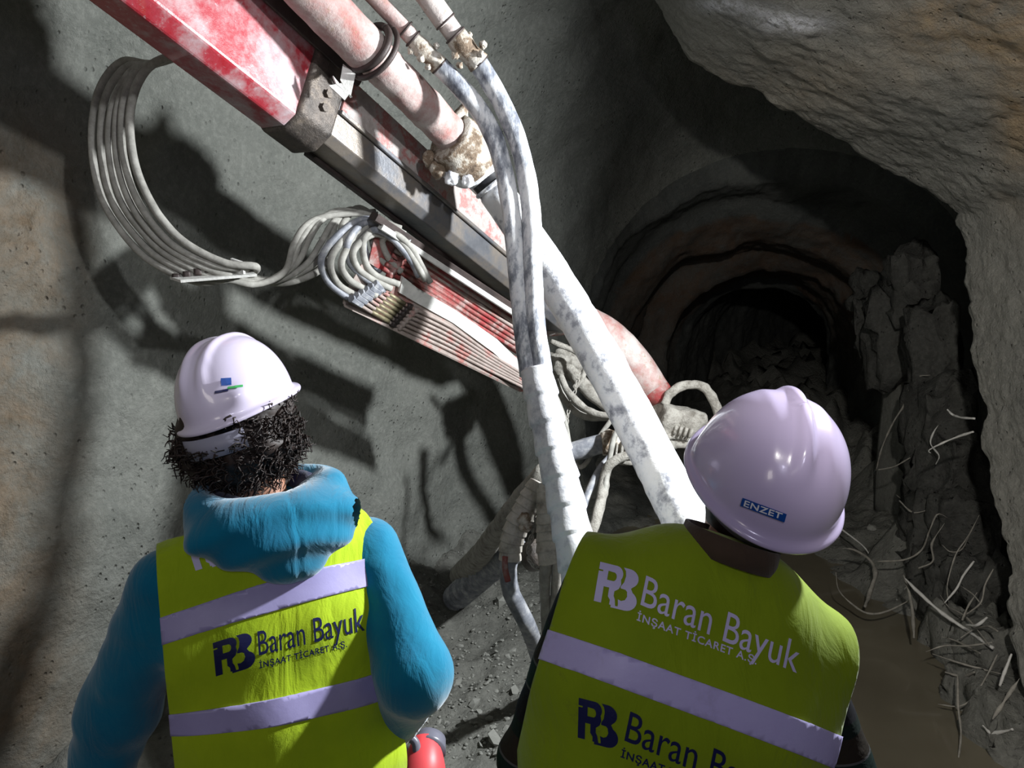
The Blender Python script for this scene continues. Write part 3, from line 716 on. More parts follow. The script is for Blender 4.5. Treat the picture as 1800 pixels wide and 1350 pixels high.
def make_helmet(root, c, r, f, u, mat, ridge='single', size=(.125, .145, .142)):
    """c: centre of the rim plane"""
    V = []; Fc = []; nu_, nv_ = 64, 26
    prof = []
    for i in range(nv_):
        a = i/(nv_-1)*pi/2; prof.append((cos(a)**.86, sin(a)))
    def rim(k):
        return k
    rows = []
    for t, rr, zz in [(0, 1.085, -.10), (0, 1.10, -.06), (0, 1.075, -.025), (0, 1.015, .0)]+[(1, p[0], p[1]) for p in prof]:
        row = []
        for j in range(nu_):
            th = j/nu_*2*pi; x = cos(th); y = sin(th)
            front = max(0, y)**3; rear = max(0, -y)**2
            k = 1.0
            rx = size[0]*rr; ry = size[1]*rr
            z = zz*size[2]
            if t == 0:
                ry *= 1+.20*front; z -= .010*rear+.004; rx *= 1+.01
            row.append((x*rx, y*ry, z))
        rows.append(row)
    A = np.array(rows)
    # crest(s) and side ribs in the shell itself
    X, Y, Z = A[..., 0], A[..., 1], A[..., 2]; n = A/np.array(size)**2; n /= np.linalg.norm(n, axis=2)[..., None]+1e-9
    upz = np.clip(Z/size[2], 0, 1)
    if ridge == 'single':
        h = .011*np.exp(-(X/.012)**4)*np.clip((upz-.50)*3.2, 0, 1)+.002*(np.exp(-((np.abs(X)-.045)/.008)**2))*np.clip((upz-.5)*2.5, 0, 1)
        h = h+.007*np.exp(-((Y+.0)/.03)**2)*np.exp(-((Z-.02)/.025)**2)
    else:
        h = .007*np.exp(-((np.abs(X)-.021)/.0085)**4)*np.clip((upz-.22)*3, 0, 1)+.010*np.exp(-((Y-.0)/.02)**2)*np.exp(-((Z-.022)/.022)**2)
        h = h+.010*np.exp(-((X-.075)/.014)**2-((Z-.022)/.018)**2)*(Y < 0)
    A = A+n*h[..., None]
    W = np.array(c)+A[..., 0:1]*np.array(r)+A[..., 1:2]*np.array(f)+A[..., 2:3]*np.array(u)
    m = len(rows); V = W.reshape(-1, 3); Fc = [(i*nu_+j, i*nu_+(j+1) % nu_, (i+1)*nu_+(j+1) % nu_, (i+1)*nu_+j) for i in range(m-1) for j in range(nu_)]
    o = mesh_obj('helmet', V, Fc, mat, root); md = o.modifiers.new('solid', 'SOLIDIFY'); md.thickness = .003; md.offset = -1
    sm = o.modifiers.new('sub', 'SUBSURF'); sm.levels = 1; sm.render_levels = 1
    return o

# ---- worker on the right
def jj(px, py, d): return P(px, py, d)
r2 = unit(P(1500, 1105, 1.22)-P(1010, 950, 1.16)); up = Vector((0, 0, 1)); u2 = unit(up-r2*up.dot(r2)); f2 = u2.cross(r2)
u2 = unit(u2+f2*.14); f2 = u2.cross(r2)
SC = P(1238, 1078, 1.24)
hr2 = unit(P(1450, 850, 1.2)-P(1250, 795, 1.2)); hu2 = unit(up-hr2*up.dot(hr2)); hf2 = hu2.cross(hr2); hu2 = unit(hu2-hf2*.40); hf2 = hu2.cross(hr2)
PV2 = Vector((SC.x-.07, SC.y-.01, .93))
HCc = P(1366, 800, 1.27)
J2 = dict(r=r2, f=f2, u=u2, SC=SC, PV=PV2, HC=HCc-hu2*.085, hu=hu2, hf=hf2, hr=hr2, shL=SC-r2*.175-u2*.03, shR=SC+r2*.175-u2*.03,
          elL=P(942, 1330, 1.26), wrL=P(1010, 1480, 1.48), elR=P(1495, 1420, 1.28), wrR=P(1400, 1560, 1.5), hdL=Vector((.3, .9, .1)), hnL=Vector((.3, 0, -1)), hdR=Vector((-.3, .9, .1)), hnR=Vector((-.3, 0, -1)), hsL=1, hsR=-1,
          hipL=PV2+Vector((-.095, 0, -.03)), hipR=PV2+Vector((.095, 0, -.03)), knL=PV2+Vector((-.12, .05, -.45)), knR=PV2+Vector((.12, .06, -.45)), ankL=Vector((PV2.x-.13, PV2.y-.02, .09)), ankR=Vector((PV2.x+.15, PV2.y+.05, .09)),
          slr=(.066, .058, .044), fold=.006, aw=.228, sw=.175, vf=(.5, 18, .0065), hem=.14, nk=.078, nt=.5, seed=5, atilt=-.02, fill=.140, fill2=.09, ext=-.02, ak=(.45, .05))
root2, B2 = make_person(J2, dict(skin=M['skin'], top=M['shirt'], topname='striped_shirt', cuff=M['shirt'], vest=M['vest2']), 'worker leaning right in yellow-green vest over dark striped shirt, white helmet with blue sticker')
vest2 = B2['vest']; bv2 = bvh_world(vest2)
helm2 = make_helmet(root2, HCc-hu2*.045, hr2, hf2, hu2, M['helm2'], 'single')

# ---- worker on the left
r1 = unit(P(665, 885, 1.66)-P(262, 962, 1.44)); u1 = unit(up-r1*up.dot(r1)); f1 = u1.cross(r1); u1 = unit(u1+f1*.10); f1 = u1.cross(r1)
S1 = P(472, 982, 1.58)
hr1 = unit(P(520, 690, 1.47)-P(320, 735, 1.55)); hu1 = unit(up-hr1*up.dot(hr1)); hf1 = hu1.cross(hr1); hu1 = unit(hu1-hf1*.10); hf1 = hu1.cross(hr1)
PV1 = Vector((S1.x+.03, S1.y-.03, .93))
J1 = dict(r=r1, f=f1, u=u1, SC=S1, PV=PV1, HC=P(425, 728, 1.57), hu=hu1, hf=hf1, hr=hr1, shL=P(292, 1030, 1.50), shR=P(645, 965, 1.66),
          elL=P(212, 1240, 1.58), wrL=P(140, 1480, 1.62), elR=P(728, 1185, 1.58), wrR=P(690, 1282, 1.74), hdL=Vector((-.1, .2, -1)), hnL=Vector((.4, .9, 0)), hdR=Vector((.05, .9, -.38)), hnR=Vector((-1, .1, -.2)), hsL=1, hsR=1,
          hipL=PV1+Vector((-.095, 0, -.03)), hipR=PV1+Vector((.095, 0, -.03)), knL=PV1+Vector((-.11, .06, -.45)), knR=PV1+Vector((.12, .02, -.45)), ankL=Vector((PV1.x-.12, PV1.y+.05, .09)), ankR=Vector((PV1.x+.13, PV1.y-.06, .09)),
          slr=(.070, .076, .052), fold=.005, aw=.205, sw=.17, vf=(-.5, 24, .008), hem=.14, ext=.035, nk=.03, nt=.3, seed=11, atilt=.02, curlR=1.3)
root1, B1 = make_person(J1, dict(skin=M['skin'], top=M['hood'], topname='hooded_sweatshirt', cuff=M['hood'], vest=M['vest']), 'worker with curly dark hair wearing turquoise hooded sweatshirt, yellow-green vest and white helmet')
vest1 = B1['vest']; bv1 = bvh_world(vest1)
helm1 = make_helmet(root1, P(418, 706, 1.56), hr1, hf1, hu1, M['helm'], 'double', size=(.104, .132, .134))

# reflective bands: strips of the vest cut out by two planes and lifted off it
def band(vest, bv, a0, am, a1, b0, bm_, b1, f, mat, off):
    o = dup_mesh(vest, 'reflective_band', mat, vest); o.modifiers.clear()
    A0, Am, A1, B0, Bm, B1_ = [hit(bv, *q)[0] for q in (a0, am, a1, b0, bm_, b1)]
    n1 = (A1-A0).cross((A0+A1)/2-Am+f*.02); n1 = n1 if n1.z > 0 else -n1; n2 = (B1_-B0).cross((B0+B1_)/2-Bm+f*.02); n2 = n2 if n2.z < 0 else -n2
    cut(o, A0, n1); cut(o, B0, n2); inflate(o, off); solid(o, .003); return o
band(vest2, bv2, (1000, 1118), (1200, 1180), (1400, 1262), (1000, 1176), (1200, 1240), (1395, 1322), f2, M['band2'], .003)
band(vest1, bv1, (335, 1068), (500, 1004), (650, 980), (335, 1118), (500, 1060), (650, 1030), f1, M['band'], .003)
band(vest1, bv1, (345, 1250), (500, 1220), (640, 1190), (345, 1292), (500, 1270), (640, 1240), f1, M['band'], .003)

# printed lettering and monograms
def sign(vest, bv, mono, t1, t2, mat):
    so = .0013
    lay('monogram', monogram(), mono, bv, mat, vest, so)
    lay('company_name', text_poly('Baran Bayuk', 1.0, .0), t1, bv, mat, vest, so)
    lay('company_subtitle', text_poly('İNŞAAT TİCARET A.Ş.', 1.12, .018), t2, bv, mat, vest, so)
sign(vest2, bv2, ((1043, 1060), (1116, 1078), (1055, 988)), ((1122, 1080), (1396, 1200), (1136, 1012)), ((1118, 1094), (1328, 1172), (1122, 1072)), M['lav'])
sign(vest2, bv2, ((1016, 1300), (1086, 1318), (1018, 1226)), ((1094, 1318), (1374, 1440), (1108, 1250)), ((1090, 1334), (1300, 1412), (1094, 1312)), M['navy'])
sign(vest1, bv1, ((380, 1192), (450, 1170), (374, 1130)), ((456, 1166), (642, 1122), (452, 1110)), ((456, 1178), (610, 1140), (455, 1160)), M['navy'])
sign(vest1, bv1, ((345, 1006), (415, 984), (330, 960)), ((418, 985), (622, 918), (408, 935)), ((422, 1000), (575, 956), (420, 982)), M['lav'])

bh2 = bvh_world(helm2)
hl = lay('helmet_sticker', poly2d([[(0, 0), (1, 0), (1, 1), (0, 1)]]), ((1303, 888), (1378, 916), (1307, 874)), bh2, M['blue'], helm2, .004)
lay('sticker_lettering', text_poly('ENZET', 1.1, .02), ((1309, 888), (1372, 910), (1312, 878)), bh2, M['white'], hl, .0052)
bh1 = bvh_world(helm1)
lay('helmet_print', poly2d([[(0, 0), (1, 0), (1, 1), (0, 1)]]), ((389, 679), (407, 678), (388, 666)), bh1, M['blue'], helm1, .004)
lay('helmet_print', poly2d([[(0, 0), (1, 0), (1, 1), (0, 1)]]), ((400, 685), (426, 682), (400, 681)), bh1, M['green'], helm1, .004)
lay('helmet_print', poly2d([[(0, 0), (1, 0), (1, 1), (0, 1)]]), ((378, 692), (402, 688), (378, 688)), bh1, M['navy'], helm1, .004)
# helmet lining bands showing under the left helmet's rim, chin strap of the right one
def arc_band(name, c, r, f, u, rx, ry, z0, z1, a0, a1, mat, parent, n=30, th=.004):
    V = []
    for i in range(n):
        a = R(a0+(a1-a0)*i/(n-1))
        for z in (z0, z1): V.append(Vector(c)+r*rx*cos(a)+f*ry*sin(a)+u*z)
    o = mesh_obj(name, V, [(2*i, 2*i+2, 2*i+3, 2*i+1) for i in range(n-1)], mat, parent); solid(o, th, 0); return o
c1 = P(418, 706, 1.56)
arc_band('sweat_band', c1, hr1, hf1, hu1, .099, .127, -.034, .0, 200, 350, M['black'], helm1)
arc_band('nape_strap', c1, hr1, hf1, hu1, .106, .142, -.074, -.034, 235, 312, M['strap'], helm1)
c2 = HCc-hu2*.045
arc_band('nape_strap', c2, hr2, hf2, hu2, .088, .118, -.060, -.018, 190, 350, M['strap'], helm2)
# shirt collar of the right worker
nb2 = B2['nb']; nd = u2
def collar_ring(name, c, r, f, u, rx, ry, z0, z1, flare, mat, parent, a0=0, a1=360):
    V = []; n = 48
    for i in range(n):
        a = R(a0+(a1-a0)*i/(n-1))
        for t in (0, .5, 1): 
            k = 1+flare*(1-t); V.append(Vector(c)+r*rx*k*cos(a)+f*ry*k*sin(a)+u*(z0+(z1-z0)*t))
    o = mesh_obj(name, V, [(3*i+j, 3*i+3+j, 3*i+4+j, 3*i+1+j) for i in range(n-1) for j in (0, 1)], mat, parent); solid(o, .007, 0); return o
collar_ring('shirt_collar', nb2-f2*.016-r2*.004, r2, f2, u2, .074, .070, .046, .084, .04, M['collarcloth'], root2, 100, 440)

# hood lying on the left worker's back and shoulders
Hc = P(458, 905, 1.52)
def ring_sdf(c, rx, ry, rt, fr, tilt):
    c = np.array(c); 
    def g(X, Y, Z):
        Q = (np.stack([X, Y, Z], -1)-c)@fr.M.T; a, b, z = Q[..., 0], Q[..., 1], Q[..., 2]
        z = z-tilt*b; k = np.sqrt((a/rx)**2+(b/ry)**2); dr = (k-1)*min(rx, ry)
        w_ = rt*(1+.35*np.clip(-b/ry, -1, 1)); return np.sqrt(dr**2+(z/1.15)**2)-w_
    return g
fr1 = B1['fr']; Hn = B1['nb']+u1*.075-f1*.022+r1*.006
hs = [ring_sdf(Hn, .124, .104, .036, fr1, .30), ellips(Hn-f1*.088-u1*.035+r1*.005, (.170, .055, .056), fr1), ellips(Hn-f1*.098-u1*.070+r1*.01, (.105, .042, .052), fr1), ellips(Hn-f1*.100-u1*.10+r1*.015, (.05, .032, .045), fr1),
      capsule(Hn+r1*.10-f1*.02, Hn+r1*.05-f1*.085-u1*.02, .042, .04)]
def hfold(X, Y, Z):
    Q = np.stack([X, Y, Z], -1)-np.array(Hn); a = Q@np.array(r1); b = Q@np.array(u1)
    return .004*np.sin(b*75+a*a*160+2*vn(X*5, Y*5, Z*5, 2))+.003*fbm(X*9, Y*9, Z*9, 2, 9)-.003*np.exp(-((a-.02)/.004)**2)
body_obj('hood', union(hs, .035), [Hn-f1*.16-u1*.15-r1*.16, Hn+f1*.1+u1*.06+r1*.18], .08, .006, M['hood'], B1['top'], fold=hfold)
body_obj('hood_lining', union([ring_sdf(Hn+u1*.012, .090, .080, .022, fr1, .30)], .02), [Hn-f1*.12-r1*.12-u1*.03, Hn+f1*.1+r1*.12+u1*.06], .07, .006, M['hoodin'], B1['top'])

# curly hair: cap plus many curled locks
hair_l = []
hcap = ellips(J1['HC']-hf1*.018+hu1*.0, (.106, .118, .115), Frame(hr1, hf1, hu1)); hcap2 = ellips(J1['HC']-hf1*.045-hu1*.055-hr1*.01, (.112, .082, .078), Frame(hr1, hf1, hu1))
hm = body_obj('hair', union([hcap, hcap2], .03), [J1['HC']], .17, .009, M['hair'], root1, fold=lambda X, Y, Z: .012*fbm(X*30, Y*30, Z*30, 2, 9))
cut(hm, J1['HC']+hf1*.03+hu1*.0, hf1); cut(hm, J1['HC']+hu1*.06, hu1)
random.seed(5)
for k in range(1500):
    az = random.uniform(-pi, pi); el = random.uniform(-1.15, -.02)
    dv = hr1*sin(az)*cos(el)-hf1*cos(az)*cos(el)+hu1*sin(el)
    if dv.dot(hf1) > .45: continue
    if k % 4 == 0 and abs(dv.dot(hr1)) > .45: dv = (dv+hu1*.35).normalized()
    p0 = J1['HC']-hf1*.018+hr1*(.098*dv.dot(hr1))+hf1*(.105*dv.dot(hf1))+hu1*(.105*dv.dot(hu1)-.012)
    L = random.uniform(.018, .050)*(1.25 if dv.dot(hu1) < -.3 or dv.dot(hr1) < -.5 else .9); rad = random.uniform(.004, .010); tw = random.uniform(1.2, 2.4)*2*pi; ph = random.random()*6
    d_ = (dv-up*.45).normalized(); a_ = d_.orthogonal().normalized(); b_ = d_.cross(a_)
    C = [p0+d_*L*t+(a_*cos(ph+tw*t)+b_*sin(ph+tw*t))*rad for t in np.linspace(0, 1, 9)]
    hair_l.append(tube_geo(C, [.0026, .0024, .0008], n=9, sides=4, straight=True))
V, Fc = join_geo(hair_l); cl = mesh_obj('curls', V, Fc, M['hair'], hm); cl['kind'] = 'stuff'
# short hair at the nape of the right worker
h2 = body_obj('hair', union([ellips(J2['HC']-hf2*.012-hu2*.005, (.083, .103, .105), Frame(hr2, hf2, hu2))], .02), [J2['HC']], .14, .009, M['hair'], root2, fold=lambda X, Y, Z: .002*fbm(X*60, Y*60, Z*60, 2, 9))
cut(h2, J2['HC']-hf2*.01, hf2+hu2*.2); cut(h2, J2['HC']-hu2*.075, -hu2)
# portable lamp in the left worker's right hand
tq = thing('hand_lamp', P(715, 1360, 1.76), 'coral-red hand lamp with dark grey handle held in the left worker\'s right hand', 'lamp')
hx = unit(J1['hdR']); lc = P(735, 1385, 1.78)
V, Fc = tube_geo([P(748, 1300, 1.84), P(745, 1340, 1.80), P(735, 1400, 1.76), P(730, 1450, 1.74)], [.030, .052, .060, .045], n=16, sides=20); mesh_obj('lamp_body', V, Fc, M['torch'], tq)
tube('handle', PL([(735, 1400, 1.76), (733, 1330, 1.78), (728, 1302, 1.79), (700, 1292, 1.79), (672, 1298, 1.80), (668, 1330, 1.80), (690, 1400, 1.79)]), .010, M['torchg'], tq, n=40, sides=10)
V, Fc = tube_geo([P(758, 1296, 1.86), P(752, 1318, 1.83)], [.036, .044], n=4, sides=20); mesh_obj('lamp_lens', V, Fc, M['torchg'], tq)

# ============================================================ THE SPRAYING MACHINE
def boom_pt(px, off=0.0):
    inv = .4065-.000383*(px-617); return P(px, 241+.833*(px-617)+off, 1/inv)
A0_, A1_, A2_, A3_ = boom_pt(-180), boom_pt(505), boom_pt(556), boom_pt(985)
bax = (A3_-A0_).normalized(); brt = bax.cross(Vector((0, 0, 1))).normalized(); bup = brt.cross(bax)
boom = thing('spray_boom', Vector((A3_.x, A3_.y, 0)) + Vector((0, 0, A3_.z-.2)), 'long telescopic boom with scratched red outer box and grey inner beam, crossing overhead', 'machine arm')
V, Fc = sweep_geo(A0_, A1_, chamf(.080, .142, .034), n=12); o = mesh_obj('outer_section', V, Fc, M['red'], boom, smooth=False); bevel(o, .006)
V, Fc = sweep_geo(A1_-bax*.005, A2_+bax*.01, chamf(.096, .150, .05), n=6); V = np.array([tuple(v) for v in V])
o = mesh_obj('collar', V, Fc, M['collar'], boom, smooth=True); bevel(o, .014, 3)
V, Fc = sweep_geo(A2_-bax*.1, A3_, chamf(.080, .112, .026), n=10); o = mesh_obj('inner_section', V, Fc, M['steel'], boom, smooth=False); bevel(o, .004)
# welded side rail along the lit side of the inner beam and bottom wear strips
V, Fc = sweep_geo(A2_+bax*.02+brt*.082+bup*.050, A3_+brt*.082+bup*.050, chamf(.006, .056, .003), n=4); mesh_obj('side_plate', V, Fc, M['beamtop'], boom, smooth=False)
V, Fc = sweep_geo(A2_+bax*.02+brt*.088-bup*.010, A3_-bax*.05+brt*.088-bup*.010, chamf(.005, .007, .002), n=4); mesh_obj('weld_seam', V, Fc, M['steel'], boom, smooth=False)
V, Fc = sweep_geo(A2_+bax*.05-bup*.118-brt*.045, A3_-bax*.03-bup*.118-brt*.045, chamf(.012, .008, .003), n=4); mesh_obj('wear_strip', V, Fc, M['dark'], boom, smooth=False)
for k in range(6):
    c = A1_.lerp(A2_, .5)+brt*.1+bup*(-.05+.1*(k % 2)); 
for (a, b) in ((.045, .0), (.0, .0), (-.045, .0)):
    V, Fc = tube_geo([A1_.lerp(A2_, .55)+brt*.092+bup*a, A1_.lerp(A2_, .55)+brt*.108+bup*a], .013, n=2, sides=6); mesh_obj('bolt', V, Fc, M['collar'], boom, smooth=False)
# boom head: end fitting and cement-crusted joint
V, Fc = block_geo(A3_+bax*.03, (.085, .10, .085), 4, .08, (0, -.5, -.6), 6); mesh_obj('end_fitting', V, Fc, M['beamtop'], boom)
V, Fc = lump_geo(P(992, 640, 3.9), (.10, .09, .085), 7, .35, 2.2, 4); mesh_obj('crusted_joint', V, Fc, M['crust'], boom)
# dark plate fixed on the top edge of the outer box
q0, q1 = boom_pt(120)+brt*.088+bup*.098, boom_pt(575)+brt*.092+bup*.10
V, Fc = slab_geo([q0, q1, q1+brt*.05+bup*.12, q0+brt*.05+bup*.22], .008); mesh_obj('guard_plate', V, Fc, M['dark'], boom, smooth=False)
tube('guard_edge', [q0, q1], .005, M['collar'], boom, n=4, sides=6)
# red wrist cylinder behind the big pipe, gearbox, motor block
tube('wrist_cylinder', PL([(1002, 548, 3.80), (1060, 585, 3.83), (1100, 622, 3.83), (1132, 662, 3.82), (1152, 688, 3.8)]), [.07, .085, .092, .088, .075], M['redpipe'], boom, n=20, sides=24, rough=.002)
V, Fc = lump_geo(P(1154, 690, 3.8), (.078, .07, .07), 3, .10, 2, 3); mesh_obj('cylinder_cap', V, Fc, M['dred'], boom)
V, Fc = block_geo(P(1190, 742, 3.75), (.105, .09, .075), 12, .16, (0, .25, .2), 8); mesh_obj('rotary_motor', V, Fc, M['crust'], boom)
V, Fc = block_geo(P(1185, 776, 3.75), (.11, .06, .022), 15, .12, (0, .02, .1), 6); mesh_obj('motor_flange', V, Fc, M['crust'], boom)
for k in range(4):
    V, Fc = block_geo(P(1186+k*9, 755+k*2, 3.66), (.007, .02, .022), 20+k, .1, (0, .3, 0), 2); mesh_obj('cooling_fin', V, Fc, M['crust'], boom)
# the big delivery pipe
dp = thing('delivery_pipe', P(1230, 990, 2.2), 'thick concrete delivery pipe, dusty red above and bright cement-splashed white below the rusty coupling', 'pipe')
tube('steel_pipe', PL([(470, -95, 1.88), (560, 2, 2.02), (648, 92, 2.16)]), .064, M['redpipe'], dp, n=26, sides=32, rough=.0015)
tube('steel_pipe', PL([(630, 72, 2.15), (700, 142, 2.28), (812, 255, 2.58)]), .0585, M['redpipe'], dp, n=40, sides=32, rough=.0035)
def ring_geo(c, ax, R0, r, n=40, s=10, a0=0, a1=360, flat=1.0):
    ax = unit(ax); e1 = ax.orthogonal().normalized(); e2 = ax.cross(e1)
    C = [Vector(c)+(e1*cos(R(a0+(a1-a0)*i/n))+e2*sin(R(a0+(a1-a0)*i/n)))*R0 for i in range(n+1)]
    return tube_geo(C, r, n=n+1, sides=s, straight=True)
c = P(657, 92, 2.17); ax = P(700, 142, 2.28)-P(600, 40, 2.08)
V, Fc = ring_geo(c, ax, .083, .0085); mesh_obj('pipe_clamp', V, Fc, M['dark'], dp)
V, Fc = ring_geo(c-unit(ax)*.02, ax, .070, .011); mesh_obj('gasket', V, Fc, M['dark'], dp)
# clamp bracket with folded tabs

for (a, b, cc, dd) in (((584, 135, 2.14), (603, 158, 2.15), (618, 172, 2.16), (590, 150, 2.14)), ((603, 112, 2.15), (625, 130, 2.16), (616, 172, 2.16), (598, 140, 2.15)), ((578, 150, 2.13), (600, 146, 2.14), (616, 162, 2.15), (606, 176, 2.15))):
    V, Fc = slab_geo(PL([a, b, cc, dd]), .006); mesh_obj('bracket_tab', V, Fc, M['edge'], dp, smooth=False)
# coupling
ax = P(860, 315, 2.64)-P(790, 225, 2.52)
cV, cF = tube_geo([P(790, 240, 2.53), P(800, 250, 2.55), P(822, 273, 2.60), P(838, 290, 2.63)], [.088, .100, .097, .092], n=16, sides=36, rough=.005, seed=5); mesh_obj('coupling_rear', cV, cF, M['rust'], dp)
cV, cF = tube_geo([P(808, 262, 2.60), P(828, 282, 2.63), P(842, 298, 2.655)], [.101, .106, .088], n=14, sides=36, rough=.004, seed=8); mesh_obj('coupling_ring', cV, cF, M['pipew'], dp)
for k, (px, py, s) in enumerate(((812, 200, .022), (770, 296, .026), (795, 310, .026), (822, 318, .020), (755, 278, .022))):
    V, Fc = lump_geo(P(px, py, 2.55), (s, s*.8, s*1.1), 30+k, .4, 1.6, 3); mesh_obj('coupling_bolt', V, Fc, M['pipew' if k in (2, 3) else 'rust'], dp)
V, Fc = tube_geo([P(822, 182, 2.54), P(800, 212, 2.53), P(776, 250, 2.53)], [.012, .02, .014], n=10, sides=8, rough=.004); mesh_obj('clamp_lever', V, Fc, M['rust'], dp)
tube('hose_tail', PL([(832, 285, 2.64), (858, 318, 2.67), (884, 352, 2.68)]), .060, M['black'], dp, n=10, sides=28)
for px, py in ((852, 310), (864, 326)):
    V, Fc = ring_geo(P(px, py, 2.67), P(884, 352, 2.68)-P(832, 285, 2.64), .0595, .0085); mesh_obj('white_ring', V, Fc, M['pipew'], dp)
tube('white_pipe', PL([(872, 338, 2.67), (960, 468, 2.60), (1040, 601, 2.5), (1110, 728, 2.4), (1172, 850, 2.28), (1215, 940, 2.2), (1262, 1090, 2.15)])+[Vector((.68, 2.1, .45)), Vector((.80, 2.25, .04))], [.060, .064, .067, .068, .069, .069, .069, .069], M['pipew'], dp, n=90, sides=32, rough=.003)

# two splashed hoses that join into one taped bundle
def hose_pair(pipe_pts, fit_pts, hose_pts, r1_, r2_, r3_, label, crust):
    t = thing('splashed_hose', P(*hose_pts[-1]), label, 'hose', 'two splashed hoses beside the big pipe')
    tube('feed_pipe', PL(pipe_pts), r1_, M['redpipe'], t, n=14, sides=24, rough=.0015)
    tube('ferrule', PL(fit_pts[:2]), r2_*.92, M['redpipe'], t, n=4, sides=24)
    tube('hose_fitting', PL(fit_pts[1:]), [r2_, r2_*1.12, r2_*.95, r2_*1.1], M['rust'], t, n=16, sides=24, rough=.0022, seed=3)
    for p in (pipe_pts[-1], fit_pts[1], fit_pts[-1]):
        V, Fc = ring_geo(P(*p), P(*fit_pts[-1])-P(*fit_pts[0]), r2_*1.02, .0032); mesh_obj('hose_clamp', V, Fc, M['dark'], t)
    tube('hose', PL(hose_pts), r3_, M['hosew'], t, n=70, sides=18, rough=.0016)
    for k, (px, py, s) in enumerate(crust):
        V, Fc = lump_geo(P(px, py, fit_pts[1][2]), (s*.6, s*.45, s*.6), 50+k, .4, 1.8, 3); mesh_obj('cement_crumb', V, Fc, M['rust'], t)
    return t
hose_pair([(610, -60, 2.1), (655, -8, 2.15), (712, 52, 2.2)], [(705, 45, 2.2), (726, 68, 2.22), (748, 92, 2.24), (772, 116, 2.26)],
          [(765, 108, 2.26), (802, 146, 2.28), (840, 190, 2.31), (868, 240, 2.33), (886, 300, 2.34), (899, 380, 2.34), (908, 460, 2.34), (916, 550, 2.32), (930, 660, 2.28)], .024, .026, .0285,
          'left of two white-splashed hoses, coming from the lower crusted fitting', ((722, 90, .016), (740, 103, .018), (768, 80, .014), (752, 118, .014)))
hose_pair([(700, -80, 2.1), (745, -15, 2.15), (783, 38, 2.2)], [(776, 28, 2.2), (800, 62, 2.22), (818, 86, 2.24), (842, 112, 2.26)],
          [(836, 104, 2.26), (862, 145, 2.28), (890, 198, 2.30), (912, 255, 2.32), (928, 325, 2.33), (935, 400, 2.33), (937, 480, 2.32), (942, 570, 2.30), (955, 655, 2.27)], .032, .031, .029,
          'right of two white-splashed hoses, coming from the upper crusted fitting', ((800, 98, .018), (808, 115, .016), (850, 78, .018), (845, 95, .016), (826, 60, .012)))
def wrap_rad(n_t, amp):
    return lambda t: 1+amp*(((t*n_t) % 1.0)-.5)+.012*sin(t*40)
bd = thing('taped_hose_bundle', P(1045, 1150, 2.0), 'thick hose bundle wrapped in white tape, running down beside the right worker', 'hose')
tube('wrapping', PL([(942, 650, 2.27), (955, 710, 2.24), (972, 785, 2.2), (990, 860, 2.15), (1003, 925, 2.1), (1018, 1000, 2.05), (1045, 1150, 2.0)])+[Vector((.30, 1.95, .5)), Vector((.38, 2.1, .05))], [.048, .051, .054, .056, .058, .060, .062, .062], M['wrap'], bd, n=300, sides=28, radf=wrap_rad(21, .13), rough=.0015)
random.seed(3)
for k in range(11):
    px = 948+k*6.6; py = 668+k*31; dd = 2.265-.021*k
    continue
    V, Fc = ring_geo(P(px+random.uniform(-2, 2), py, dd-.0), Vector((.25+random.uniform(-.12, .12), .25, -1)), .0505+.0011*k, .0028, n=30, s=5, a0=0, a1=random.choice((360, 300, 250))); mesh_obj('tape_edge', V, Fc, M['wrap'], bd)

# looped hydraulic hoses at the left, clamped at their lower end, then rising to the tray
LO = [[(335, 92), (268, 112), (215, 108), (178, 150), (163, 210), (163, 275), (178, 345), (212, 405), (255, 452), (305, 481)],
      [(335, 92), (262, 114), (222, 118), (190, 160), (178, 215), (180, 285), (196, 350), (230, 405), (272, 448), (325, 478)],
      [(335, 92), (258, 116), (232, 124), (203, 170), (192, 225), (195, 290), (213, 352), (246, 402), (288, 444), (342, 474)],
      [(335, 92), (272, 112), (240, 124), (214, 165), (204, 220), (207, 285), (226, 350), (258, 400), (300, 440), (360, 471)],
      [(335, 92), (274, 110), (248, 122), (222, 160), (214, 215), (217, 275), (236, 340), (270, 395), (312, 436), (378, 467)],
      [(335, 92), (282, 106), (256, 124), (236, 162), (228, 215), (234, 275), (252, 330), (284, 385), (330, 430), (398, 463)]]
HN = ['outermost of the six pale hoses looping at upper left', 'second from outside of the six pale hoses looping at upper left', 'third from outside of the six pale hoses looping at upper left',
      'fourth from outside of the six pale hoses looping at upper left', 'fifth from outside of the six pale hoses looping at upper left', 'innermost of the six pale hoses looping at upper left']
NX = [[(400, 492), (450, 500), (500, 478), (516, 430), (538, 396), (575, 380)], [(415, 490), (462, 497), (508, 470), (528, 425), (552, 392), (590, 375)], [(425, 486), (475, 493), (522, 462), (545, 418), (566, 386), (600, 370)],
      [(430, 484), (480, 495), (535, 468), (565, 425), (585, 392), (612, 372)], [(440, 486), (490, 492), (548, 468), (578, 428), (592, 390), (618, 368)], [(445, 488), (500, 497), (560, 476), (592, 430), (606, 388), (632, 366)]]
for k in range(6):
    dd = np.linspace(2.08, 2.32, 10)+(.10-.02*k)*np.sin(np.linspace(0, pi, 10))
    pts = [(x, y, d) for (x, y), d in zip(LO[k], dd)]+[(305+19*k+50, 489-4*k+8*(k < 4), 2.36)]+[(x, y, 2.40+.05*i+.02*k) for i, (x, y) in enumerate(NX[k])]+[(660+4*k, 372+5*k, 2.72)]
    o = tube('hydraulic_hose', PL(pts), .0108 if k < 5 else .0122, M['hose'], None, n=110, sides=10, rough=.0006); tag(o, HN[k], 'hose', 'pale hydraulic hoses looping at upper left')
